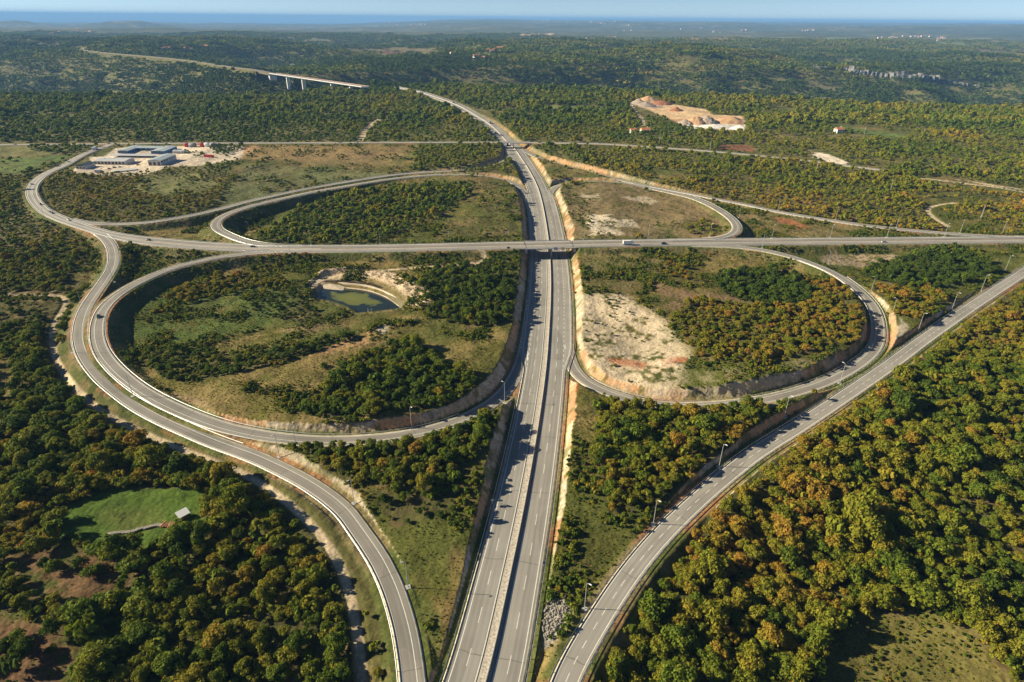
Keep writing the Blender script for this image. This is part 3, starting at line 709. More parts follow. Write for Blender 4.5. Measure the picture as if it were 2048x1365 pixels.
GREEN = [  # grass colour patches
 ([(95,1020),(220,975),(410,962),(425,990),(405,1050),(300,1092),(215,1098),(100,1060)],(0.075,0.13,0.018),0.95,3),
 ([(205,1020),(300,1010),(380,1040),(290,1060),(215,1068)],(0.11,0.10,0.03),0.5,10),
 ([(-400,350),(-400,320),(60,315),(160,308),(95,332),(60,345)],(0.12,0.17,0.04),0.9,6),
 ([(-400,315),(-400,292),(165,292),(100,310)],(0.13,0.14,0.05),0.7,8),
 ([(262,378),(290,352),(345,348),(400,349),(432,358),(424,378),(380,392),(300,388)],(0.15,0.15,0.06),0.8,6),
 ([(210,310),(240,293),(290,292),(230,310),(190,322)],(0.16,0.15,0.05),0.9,3),
 ([(300,560),(560,570),(600,600),(500,660),(330,690),(270,690),(250,640)],(0.07,0.11,0.022),0.75,10),
 ([(820,345),(430,425),(400,425),(472,352),(490,330),(700,340)],(0.13,0.14,0.06),0.7,14),
 ([(1660,1240),(1740,1205),(1860,1205),(1965,1255),(2015,1330),(2000,1520),(1630,1520),(1660,1340)],(0.135,0.12,0.035),0.8,4),
 ([(1082,207),(1215,209),(1210,216),(1090,217)],(0.16,0.19,0.07),0.9,6),
 ([(1660,247),(1740,258),(1830,270),(1800,281),(1740,270),(1660,252)],(0.11,0.16,0.04),0.9,6),
 ([(1768,690),(1800,672),(1830,690),(1700,790),(1620,810),(1590,800),(1700,740)],(0.10,0.14,0.03),0.8,3),
 ([(1060,1120),(1075,1040),(1085,1060),(1080,1150),(1068,1270),(1050,1365),(1042,1365)],(0.07,0.13,0.02),0.5,2),
 ([(800,1130),(860,1200),(900,1290),(905,1365),(850,1365),(835,1260)],(0.08,0.12,0.025),0.6,4),
 ([(1650,75),(1700,75),(1712,79),(1655,80)],(0.16,0.21,0.07),0.9,30),
 ([(1860,84),(1930,84),(1940,92),(1870,91)],(0.14,0.19,0.07),0.8,40),
 ([(1920,76),(1985,77),(1990,82),(1925,82)],(0.20,0.20,0.10),0.8,40),
 ([(1935,88),(2048,84),(2048,88),(1950,92)],(0.22,0.20,0.11),0.7,40),
 ([(700,95),(880,96),(880,108),(760,110),(700,104)],(0.20,0.17,0.09),0.6,60),
 ([(760,100),(880,99),(900,104),(770,108)],(0.17,0.07,0.045),0.8,40),
 ([(900,94),(960,90),(980,96),(930,100)],(0.16,0.19,0.08),0.8,40),
 ([(1340,76),(1480,76),(1480,79),(1345,80)],(0.30,0.22,0.13),0.8,40),
 ([(560,120),(640,120),(640,125),(560,124)],(0.27,0.24,0.15),0.8,30),
 ([(540,76),(590,76),(588,80),(545,80)],(0.3,0.24,0.15),0.7,60),
 ([(600,80),(670,81),(668,85),(604,85)],(0.25,0.23,0.13),0.7,60),
 ([(1950,98),(2048,102),(2048,115),(1960,108)],(0.24,0.20,0.12),0.6,60),
]
def patchw(lst):
    out = []
    for p, c, s, soft in lst:
        q = []
        for a, b in p:
            q.append(tuple((at(a, b, 0) if b > 190 else hit(a, b))[:2]))
        out.append((q, np.array(c), s, soft))
    return out
SOILW = patchw(SOIL); GREENW = patchw(GREEN)
FARCLR = [w_[0] for src, ww in ((SOIL, SOILW), (GREEN, GREENW)) for o_, w_ in zip(src, ww) if max(b_ for a_, b_ in o_[0]) < 132 and o_[2] > 0.55]
def cover(x, y, z, inf):
    """ground colour (albedo) by kind of cover, with fine variation"""
    n1 = fbm(x / 9, y / 9, 201, 5); n2 = fbm(x / 40, y / 40, 202, 4); n3 = fbm(x / 2.2, y / 2.2, 203, 3)
    olive = np.array([0.108, 0.100, 0.024]); dry = np.array([0.195, 0.148, 0.055]); green = np.array([0.075, 0.095, 0.022])
    col = mixc(np.broadcast_to(olive, x.shape + (3,)), dry, smooth((n1 * 0.6 + n2 * 0.7 - 0.55) / 0.3))
    col = mixc(col, green, smooth((0.55 - n2) / 0.2) * 0.6)
    dens, tint, hs = wood(x, y)
    wf = smooth(dens / 0.5)
    floor = mixc(np.broadcast_to(np.array([0.085, 0.080, 0.028]), x.shape + (3,)), (0.15, 0.11, 0.05), smooth((n1 - 0.5) / 0.2))
    floor = mixc(floor, (0.15, 0.14, 0.05), 0.75 * smooth((y - 500) / 400))
    col = mixc(col, floor, wf * 0.85)
    # far away each point of ground carries the tone of the wood that covers it
    D = np.hypot(x, y)
    far = smooth((D - 4500) / 3000)
    t = np.clip(fbm(x / 200, y / 200, 301, 5) * 0.6 + fbm(x / 900, y / 900, 302, 4) * 0.9 - 0.3, 0, 1)
    fc = mixc(np.broadcast_to(np.array([0.050, 0.065, 0.022]), x.shape + (3,)), (0.15, 0.14, 0.05), t)
    stripe = smooth((fbm(x / 700, y / 420, 303, 3) - 0.60) / 0.05) * smooth((fbm(x / 160, y / 90, 304, 2) - 0.5) / 0.08)
    fc = mixc(fc, (0.24, 0.20, 0.11), stripe * 0.7)
    col = mixc(col, fc, far)
    cx, cy = warp(x, y, 3.0, 9.0)
    for lst in (GREENW, SOILW):
        for p, c, s, soft in lst:
            xs = [a for a, b in p]; ys = [b for a, b in p]
            mk = (cx > min(xs) - soft) & (cx < max(xs) + soft) & (cy > min(ys) - soft) & (cy < max(ys) + soft)
            if not mk.any(): continue
            pd = polydist(cx[mk], cy[mk], p)
            k = smooth((soft * 0.5 - pd) / soft) * s
            if soft >= 5 and soft < 15: k = k * smooth((n1[mk] * 0.65 + n3[mk] * 0.35 - 0.33) / 0.16)
            col[mk] = mixc(col[mk], c, k)
    # pale limestone crumbs over the grass of the right-hand loop and on slopes
    # yard
    k = smooth((1.5 - polydist(x, y, YARDW)) / 3) if np.any(np.abs(y - 800) < 400) else 0
    col = mixc(col, np.array([0.62, 0.52, 0.40]), k * (0.8 + 0.2 * n3))
    # verges beside the roads, rock in the cuts, grass on the banks
    v = smooth((3.2 - inf['d']) / 1.5) * (D < 2300)
    verge = mixc(np.broadcast_to(np.array([0.24, 0.19, 0.09]), x.shape + (3,)), (0.33, 0.17, 0.08), smooth((fbm(x / 25, y / 25, 205, 3) - 0.5) / 0.1))
    verge = mixc(verge, (0.10, 0.12, 0.03), smooth((fbm(x / 30, y / 30, 206, 3) - 0.48) / 0.12))
    col = mixc(col, verge, v * 0.85)
    rk = fbm(x / 1.6, y / 1.6, 207, 4); rl = fbm(x / 45, y / 45, 208, 3)
    rock = mixc(np.broadcast_to(np.array([0.50, 0.42, 0.31]), x.shape + (3,)), (0.50, 0.29, 0.15), smooth((rl + (y > 560) * 0.1 - 0.45) / 0.12))
    rock = mixc(rock, (0.30, 0.24, 0.17), smooth((rk - 0.5) / 0.15) * 0.7)
    rock = mixc(rock, (0.50, 0.41, 0.28), inf['mright'] * 0.75 * smooth((fbm(x / 11, y / 11, 211, 3) - 0.36) / 0.2))
    rock = mixc(rock, (0.36, 0.17, 0.08), inf['mright'] * 0.8 * smooth((fbm(x / 9, y / 14, 212, 3) - 0.56) / 0.08))
    rock = mixc(rock, (0.10, 0.11, 0.03), 0.7 * smooth((fbm(x / 6, y / 6, 213, 3) - 0.60) / 0.06))
    ck = inf['cut'] * (1 - 0.6 * smooth((y - 820) / 60) * (x < 60))
    col = mixc(col, rock, np.clip(ck * (0.5 + 1.2 * smooth((rl * 0.6 + rk * 0.5 - 0.40) / 0.2)), 0, 1))
    fillc = mixc(np.broadcast_to(np.array([0.07, 0.085, 0.022]), x.shape + (3,)), (0.16, 0.13, 0.055), smooth((n1 - 0.45) / 0.2))
    col = mixc(col, fillc, inf['fill'] * 0.8)
    bx, by = PILE[:, 0], PILE[:, 1]
    mk = (np.abs(x + 100) < 160) & (y > 330) & (y < 520)
    if mk.any():
        dd = np.sqrt(((x[mk][:, None] - bx[None]) ** 2 + (y[mk][:, None] - by[None]) ** 2).min(1))
        col[mk] = mixc(col[mk], mixc(np.broadcast_to(np.array([0.60, 0.47, 0.31]), (mk.sum(), 3)), (0.40, 0.30, 0.2), smooth((n3[mk] - 0.5) / 0.15)), smooth((10 - dd) / 3))
        pd = polydist(x[mk], y[mk], PONDW)
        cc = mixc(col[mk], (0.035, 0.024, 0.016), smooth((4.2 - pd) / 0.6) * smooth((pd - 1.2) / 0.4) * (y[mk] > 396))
        cc = mixc(cc, (0.16, 0.14, 0.08), smooth((2.2 - pd) / 0.6) * (y[mk] <= 392))
        cc = mixc(cc, (0.24, 0.20, 0.11), smooth((5.2 - pd) / 0.5) * smooth((pd - 4.0) / 0.4))
        col[mk] = cc
    k = smooth((TRW_PAD - inf['dtr']) / 1.2)
    tc = mixc(np.broadcast_to(np.array([0.50, 0.40, 0.26]), x.shape + (3,)), (0.36, 0.29, 0.2), smooth((n1 - 0.5) / 0.2))
    tc = mixc(tc, (0.15, 0.13, 0.05), smooth((inf['dtr'] + 2.35) * -1 / 0.5) * smooth((fbm(x / 6, y / 6, 209, 3) - 0.35) / 0.2) * (y < 480))
    col = mixc(col, tc, k)
    m2 = 0.78 + 0.44 * n3
    return col * m2[..., None]
TRW_PAD = 0.1

# terrain mesh: a fan of quads, finer near the interchange
ys = [-60.0]
while ys[-1] < 60000:
    yy = ys[-1]
    ys.append(yy + 0.42 * (1 + (max(yy, 0) / 230) ** 1.62) + (1.5 if yy < 70 else 0))
ys = np.array(ys); NXC = 1150
tt = np.linspace(-1, 1, NXC)
XX = tt[None, :] * (125 + 0.95 * np.maximum(ys, 0))[:, None]
YY = np.repeat(ys[:, None], NXC, 1)
TZ = np.zeros_like(XX); TC = np.zeros(XX.shape + (3,))
CH_ = 200
for a in range(0, len(ys), CH_):
    x = XX[a:a + CH_]; y = YY[a:a + CH_]
    z, inf = terrain(x, y, True)
    inf['dh'] = np.maximum(inf['nat'] - z, 0)
    inf['dh'] = np.where(inf['cut'] > 0, 2.0, 0)
    inf['mright'] = ((inf['dm'] < 13) & (x > np.interp(y, MOT[:, 1], MOT[:, 0])) & (y < 640)).astype(float)
    TZ[a:a + CH_] = z
    TC[a:a + CH_] = cover(x, y, z, inf)
nr = len(ys)
idx = np.arange(nr * NXC).reshape(nr, NXC)
fc = np.stack([idx[:-1, :-1], idx[:-1, 1:], idx[1:, 1:], idx[1:, :-1]], -1).reshape(-1, 4)
def ground_mat():
    mt, t, b = new_mat('ground_soil_and_grass')
    a = t.nodes.new('ShaderNodeAttribute'); a.attribute_name = 'cover'
    g = t.nodes.new('ShaderNodeNewGeometry')
    n1 = t.nodes.new('ShaderNodeTexNoise'); n1.inputs['Scale'].default_value = 1.1; n1.inputs['Detail'].default_value = 6; n1.inputs['Roughness'].default_value = 0.7
    n2 = t.nodes.new('ShaderNodeTexNoise'); n2.inputs['Scale'].default_value = 0.012; n2.inputs['Detail'].default_value = 6; n2.inputs['Roughness'].default_value = 0.6
    t.links.new(g.outputs['Position'], n1.inputs['Vector']); t.links.new(g.outputs['Position'], n2.inputs['Vector'])
    r1 = t.nodes.new('ShaderNodeMapRange'); r1.inputs[1].default_value = 0.3; r1.inputs[2].default_value = 0.7; r1.inputs[3].default_value = 0.60; r1.inputs[4].default_value = 1.40
    r2 = t.nodes.new('ShaderNodeMapRange'); r2.inputs[1].default_value = 0.3; r2.inputs[2].default_value = 0.7; r2.inputs[3].default_value = 0.75; r2.inputs[4].default_value = 1.25
    t.links.new(n1.outputs[0], r1.inputs[0]); t.links.new(n2.outputs[0], r2.inputs[0])
    mu = t.nodes.new('ShaderNodeMath'); mu.operation = 'MULTIPLY'
    t.links.new(r1.outputs[0], mu.inputs[0]); t.links.new(r2.outputs[0], mu.inputs[1])
    vm = t.nodes.new('ShaderNodeVectorMath'); vm.operation = 'SCALE'
    t.links.new(a.outputs['Color'], vm.inputs[0]); t.links.new(mu.outputs[0], vm.inputs['Scale'])
    t.links.new(vm.outputs[0], b.inputs['Base Color'])
    bp = t.nodes.new('ShaderNodeBump'); bp.inputs['Strength'].default_value = 0.3; bp.inputs['Distance'].default_value = 0.35
    t.links.new(n1.outputs[0], bp.inputs['Height'])
    bp2 = t.nodes.new('ShaderNodeBump'); bp2.inputs['Strength'].default_value = 0.8; bp2.inputs['Distance'].default_value = 15
    t.links.new(n2.outputs[0], bp2.inputs['Height']); t.links.new(bp.outputs[0], bp2.inputs['Normal'])
    t.links.new(bp2.outputs[0], b.inputs['Normal'])
    b.inputs['Roughness'].default_value = 0.95; b.inputs['Specular IOR Level'].default_value = 0.1
    return mt
M['ground'] = ground_mat()
ground = mesh_obj('ground', np.stack([XX, YY, TZ], -1).reshape(-1, 3), fc, M['ground'], smoothed=True)
ca = ground.data.color_attributes.new('cover', 'FLOAT_COLOR', 'POINT')
ca.data.foreach_set('color', np.concatenate([TC.reshape(-1, 3), np.ones((nr * NXC, 1))], 1).astype(np.float32).ravel())
tag(ground, kind='structure')
del XX, YY, fc, idx
# sea beyond the coast
mt, t, b = new_mat('sea_water'); b.inputs['Base Color'].default_value = (0.03, 0.09, 0.16, 1); b.inputs['Roughness'].default_value = 0.35
M['sea'] = mt
sea = mesh_obj('sea', [(-150000, 15000, -255), (150000, 15000, -255), (150000, 190000, -255), (-150000, 190000, -255)], [(0, 1, 2, 3)], M['sea'])
tag(sea, kind='structure')
# ------------------------------------------------------------------ roads as sheets of strips
def ribbon(name, Q, offs, mats, slots, skirt=0.6, parent=None, kind='structure'):
    """offs: (N, K+1) metres right of the line; mats: per strip a slot index or ('dash', slot, slot, on, off)"""
    N, K1 = offs.shape
    t, nrm = frame(Q); s = arclen(Q)
    P = Q[:, None, :2] + nrm[:, None, :] * offs[:, :, None]
    Z = np.repeat(Q[:, 2:3], K1, 1)
    V = np.concatenate([P, Z[..., None]], -1)
    lo = V.copy(); lo[..., 2] -= skirt
    V = np.concatenate([lo[:, :1], V, lo[:, -1:]], 1)
    W = np.concatenate([offs[:, :1] - skirt, offs, offs[:, -1:] + skirt], 1)
    K = V.shape[1] - 1
    idx = np.arange(N * (K + 1)).reshape(N, K + 1)
    f = np.stack([idx[:-1, :-1], idx[:-1, 1:], idx[1:, 1:], idx[1:, :-1]], -1)
    mi = np.zeros((N - 1, K), int)
    sm = (s[:-1] + s[1:]) / 2
    for k in range(K):
        q = mats[min(max(k - 1, 0), len(mats) - 1)]
        if k == 0: q = mats[0]
        if k == K - 1: q = mats[-1]
        if isinstance(q, tuple):
            on, off = q[3], q[4]
            mi[:, k] = np.where((sm % (on + off)) < on, q[1], q[2])
        elif callable(q): mi[:, k] = q(sm, Q)
        else: mi[:, k] = q
    f = f.reshape(-1, 4); mi = mi.reshape(-1)
    o = mesh_obj(name, V.reshape(-1, 3), f, slots, parent, mi)
    uvl = o.data.uv_layers.new(name='UVMap')
    UV = np.stack([W, np.repeat(s[:, None], K + 1, 1)], -1).reshape(-1, 2)
    uvl.data.foreach_set('uv', UV[f.ravel()].astype(np.float32).ravel())
    if kind: tag(o, kind=kind)
    return o
SL = [M['asphalt'], M['paint'], M['gutter'], M['shoulder'], M['asphalt_b'], M['asphalt_c']]
A, PT, GU, SH, AB, AC = 0, 1, 2, 3, 4, 5
def lift(Q, dz): q = Q.copy(); q[:, 2] += dz; return q
def const(Q, arr): return np.tile(np.asarray(arr, float)[None], (len(Q), 1))
DENSE = 1.0
def dens_line(Q, step=1.0): return resample(Q, step)
def dash_or_line(W):
    s_w = None
    def f(sm, Q):
        w_ = np.interp(Q[:-1, 1], MOT[:, 1], MW)
        return np.where(w_ < 0.3, PT, np.where((sm % 6.0) < 3.0, PT, A))
    return f
MQ = lift(resample(MOT, 1.5), 0.06)
mw = np.interp(MQ[:, 1], MOT[:, 1], MW)
one = np.ones(len(MQ))
base = [1.75, 2.25, 2.52, 6.0, 6.2, 9.65, 9.92]
offR = np.stack([v * one for v in base] + [9.92 + mw, 9.92 + mw + 0.27 * np.clip(mw, 0, 1) + 0.01, 10.6 + mw, 11.5 + mw], 1)
matR = [SH, PT, A, ('dash', PT, A, 6, 9), AB, dash_or_line(None), A, PT, SH, GU]
ribbon('motorway', MQ, offR, matR, SL)
offL = -offR[:, ::-1]
ribbon('motorway', MQ, offL, matR[::-1], SL)
# paved median between the carriageways, a stone strip and a concrete barrier
ribbon('motorway_median', lift(MQ, 0.10), const(MQ, [-1.75, -1.5, 0.45, 1.75]), [SH, 6, AC], SL + [noise_mat('median_stone', (0.26, 0.23, 0.18), (0.60, 0.54, 0.45), 1.4, detail=8, bump=0.4, c3=(0.46, 0.41, 0.34))], skirt=0.3)

CQ = lift(CRO, 0.06)
ch = np.interp(arclen(CQ), arclen(CRO), CH)
wide = ch > 7.6
g = ch
def cro_mat(a, b_):
    def f(sm, Q):
        k = np.interp(sm, arclen(CQ), (ch > 7.6).astype(float)) > 0.5
        return np.where(k, a, b_)
    return f
def cdash(sm, Q):
    return np.where((sm % 9.0) < 3.0, PT, A)
gk = g / 8.6
offC = np.stack([-g, -g + 0.8, -g + 1.15, -g + 1.6, -g * 0.52 - 0.12, -g * 0.52 + 0.12, -1.25 * gk, -0.8 * gk, 0.8 * gk, 1.25 * gk, g * 0.52 - 0.12, g * 0.52 + 0.12, g - 1.6, g - 1.15, g - 0.8, g], 1)
matC = [GU, SH, PT, A, cro_mat(A, A), A, PT, cro_mat(6, A), PT, AB, cro_mat(A, A), AB, PT, SH, GU]
matC[4] = lambda sm, Q: A
ribbon('road', CQ, offC, matC, SL + [noise_mat('worn_median', (0.20, 0.14, 0.09), (0.34, 0.26, 0.18), 0.7)])
def ramp(name, Q, dz, prof='ramp', hw=TR_H, right_line=1.25, left_line=-2.95, col=AC):
    q = lift(Q, dz)
    if prof == 'ramp':
        arr = [-hw, -hw + 0.75, left_line, left_line + 0.22, right_line, right_line + 0.22, hw - 0.75, hw]
        mats = [GU, SH, PT, col, PT, SH, GU]
    else:
        arr = [-hw, -hw + 0.55, -hw + 0.85, -hw + 1.1, -0.1, 0.1, hw - 1.1, hw - 0.85, hw - 0.55, hw]
        mats = [GU, SH, PT, col, ('dash', PT, col, 3, 3.6), col, PT, SH, GU]
    return ribbon(name, q, const(q, arr), mats, SL)
ramp('ramp_road', R3, 0.055, right_line=2.75, left_line=-1.35)
ramp('ramp_road', R4, 0.05, right_line=1.15, left_line=-2.9)
ramp('ramp_road', R5, 0.05, right_line=2.6, left_line=-1.3)
ramp('ramp_road', R5A, 0.045, hw=3.6, right_line=2.5, left_line=-1.3)
ramp('ramp_road', R6, 0.045, right_line=2.7, left_line=-1.3)
ramp('ramp_road', R7, 0.04, right_line=1.3, left_line=-2.8)
ramp('ramp_road', R8, 0.045, right_line=1.3, left_line=-2.8)
ramp('ramp_road', R9, 0.05, prof='two', hw=4.1, col=A)
ramp('country_road', R10, 0.08, prof='two', hw=4.4, col=A)
# arrows, gore chevrons and stop bars lie on the asphalt
def decal(name, polys, z_of):
    mb = MB()
    for p in polys:
        mb.add([(x, y, z) for x, y, z in p], [tuple(range(len(p)))])
    o = mb.build(name, M['paint']); tag(o, kind='structure'); return o
def gore(main_pts, n_w=0.8):
    pass
def hatch(px_list, z):
    """painted quads given by pixel corners on the road"""
    out = []
    for q in px_list:
        out.append([tuple(at(a, b, z)) for a, b in q])
    return out
gores = []
# near-left gore
gores += hatch([[(1040,766),(1043,766),(1051,738),(1049.5,736)],[(1042,755),(1047.5,746),(1049.5,751),(1048,747)],[(1040,763),(1046,753),(1048.5,758),(1047,755)],
                [(1051,735),(1053.5,735),(1057,708),(1056,700)],[(1047,770),(1048.2,770),(1052,735),(1051,735)]], -3.98)
gores += hatch([[(1129.3,690),(1130.8,690),(1131,722),(1128,722)],[(1131,690),(1132.6,722),(1135,728),(1131.5,715)],[(1127.5,728),(1134,732),(1137,727),(1133.5,729)],[(1128,735),(1136,738),(1139,734),(1135,735.5)]], -4.08)
def hatch_along(Q, off0, off1, s0, s1, n, z, w=0.7, slant=2.2):
    t, nr_ = frame(Q); s = arclen(Q); out = []
    for k in range(n):
        u = s0 + (s1 - s0) * k / max(1, n - 1)
        P = []
        for (o, du) in ((off0, 0), (off1, slant), (off1, slant + w), (off0, w)):
            i = int(np.clip(np.searchsorted(s, u + du), 0, len(s) - 1))
            P.append((Q[i, 0] + nr_[i, 0] * o, Q[i, 1] + nr_[i, 1] * o, Q[i, 2] + z))
        out.append(P)
    return out
def s_at(Q, px, py, z):
    p = at(px, py, z); return arclen(Q)[np.hypot(Q[:, 0] - p[0], Q[:, 1] - p[1]).argmin()]
for (pa, pb, o0, o1, n) in [((512,498),(560,498),5.6,7.2,6),((500,498),(575,498),-7.4,-5.6,7),((178,461),(205,470),-5.0,-3.5,4)]:
    gores += hatch_along(CRO, o0, o1, s_at(CRO, *pa, 2), s_at(CRO, *pb, 2), n, 0.09, 0.9)
decal('road_markings', gores, None)

# ------------------------------------------------------------------ guard rails
GRN = []
def guard(Q, off, s0=None, s1=None, label='', dz=0.0, post=4.0, h=0.75, group='guard rails along the roads', mat=None):
    q = resample(Q, 2.0)
    if np.ndim(off): off = np.interp(arclen(q), arclen(Q), off)
    t, nrm = frame(q); s = arclen(q)
    P = q.copy(); P[:, 0] += nrm[:, 0] * off; P[:, 1] += nrm[:, 1] * off
    mk = np.ones(len(P), bool)
    if s0 is not None: mk &= s >= s0
    if s1 is not None: mk &= s <= s1
    P = P[mk]; nn = nrm[mk]
    if len(P) < 4: return
    root = empty('guard_rail', (P[0, 0], P[0, 1], P[0, 2] - 0.1))
    tag(root, label, 'guard rail', group)
    bx, by, bz = P[0, 0], P[0, 1], P[0, 2] - 0.1
    prof = [(-0.05, h - 0.32), (0.05, h - 0.26), (-0.02, h - 0.16), (0.05, h - 0.06), (-0.05, h), (-0.10, h - 0.16)]
    V = []; Fc = []
    n = len(prof)
    for p, m_ in zip(P, nn):
        for a, b_ in prof:
            V.append((p[0] - bx + m_[0] * a, p[1] - by + m_[1] * a, p[2] - bz + b_ + dz))
    for i in range(len(P) - 1):
        for k in range(n):
            k2 = (k + 1) % n
            Fc.append((i * n + k, i * n + k2, (i + 1) * n + k2, (i + 1) * n + k))
    mesh_obj('rail', V, Fc, mat or M['steel'], root)
    mb = MB(); step = max(1, int(round(post / 2.0)))
    for i in range(0, len(P), step):
        p = P[i] - np.array([bx, by, bz]); m_ = nn[i]; t_ = np.array([-m_[1], m_[0]])
        a = p[:2] - m_ * 0.12
        mb.box(a[0] - 0.07, a[0] + 0.07, a[1] - 0.09, a[1] + 0.09, p[2] - 0.9, p[2] + h - 0.1 + dz)
    pr = mb.build('post_row', mat or M['steel'], root); pr['kind'] = 'stuff'
    return root
def px_s(Q, px, py, z=0): return s_at(Q, px, py, z)
guard(R3, TR_H + 0.35, label='pale steel guard rail on the outer left edge of the big western ramp', s0=30)
guard(R3, -TR_H - 0.35, s0=px_s(R3,205,470,1), s1=px_s(R3,470,902,-1), label='steel guard rail between the two parallel western ramps, outer ramp side')
guard(R4, TR_H + 0.35 - 2 * TR_H - 0.7, s0=60, s1=px_s(R4,937,834,-2.8), label='steel guard rail along the inner edge of the near left loop')
guard(R4, TR_H + 0.35, s0=30, s1=px_s(R4,520,870,-0.8), label='bright guard rail with dense posts on the outside of the near left loop')
guard(R5, -TR_H - 0.35, s0=60, label='steel guard rail round the inside of the far left loop')
guard(R5, TR_H + 0.35, s0=px_s(R5,560,398,1), label='steel guard rail round the outside of the far left loop')
guard(R5A, 3.95, s0=40, label='steel guard rail on the field side of the far left ramp')
guard(R6, -TR_H - 0.35, s0=px_s(R6,1380,395,0), label='steel guard rail round the tight eastern bend of the far right loop')
guard(R7, TR_H + 0.35, s0=px_s(R7,1300,373,-1), label='steel guard rail on the south side of the long eastern ramp')
guard(R8, -TR_H - 0.35, s0=px_s(R8,1680,555,1), s1=px_s(R8,1500,804,-1.6), label='steel guard rail on the outside of the near right loop beside the straight ramp')
guard(R8, TR_H + 0.35, s0=px_s(R8,1600,519,1.8), s1=px_s(R8,1164,756,-3.7), label='steel guard rail on the inside of the near right loop')
guard(R9, -4.1 - 0.35, label='long steel guard rail on the upper left edge of the curving right ramp')
guard(R9, 4.1 + 0.35, label='long steel guard rail on the lower right edge of the curving right ramp')
guard(MOT, -(12.0 + MW), label='steel guard rail along the western edge of the motorway')
guard(MOT, 12.0 + MW, label='steel guard rail along the eastern edge of the motorway')
q_ = resample(MOT, 2.0); t_q, n_q = frame(q_); r_ = empty('median_barrier', (q_[0, 0], q_[0, 1], q_[0, 2])); tag(r_, 'long concrete barrier down the middle of the motorway, right of the stone strip', 'barrier')
mb = MB(); mb.loft([[(q_[i, 0] + n_q[i, 0] * o - q_[0, 0], q_[i, 1] + n_q[i, 1] * o - q_[0, 1], q_[i, 2] - q_[0, 2] + z) for o, z in ((0.45, 0.05), (1.0, 0.05), (0.85, 0.3), (0.78, 0.95), (0.66, 0.95), (0.6, 0.3))] for i in range(len(q_))]); mb.build('barrier_wall', M['concrete'], r_)
guard(CRO, -(CH + 0.1), label='steel guard rail on the south side of the crossing road')
guard(CRO, CH + 0.1, label='steel guard rail on the north side of the crossing road')
guard(CRO, 0.0 * CH, s1=s_at(CRO, 640, 499, 2), label='low barrier down the middle of the crossing road', mat=noise_mat('rusty_barrier', (0.30, 0.22, 0.15), (0.5, 0.42, 0.33), 0.8))
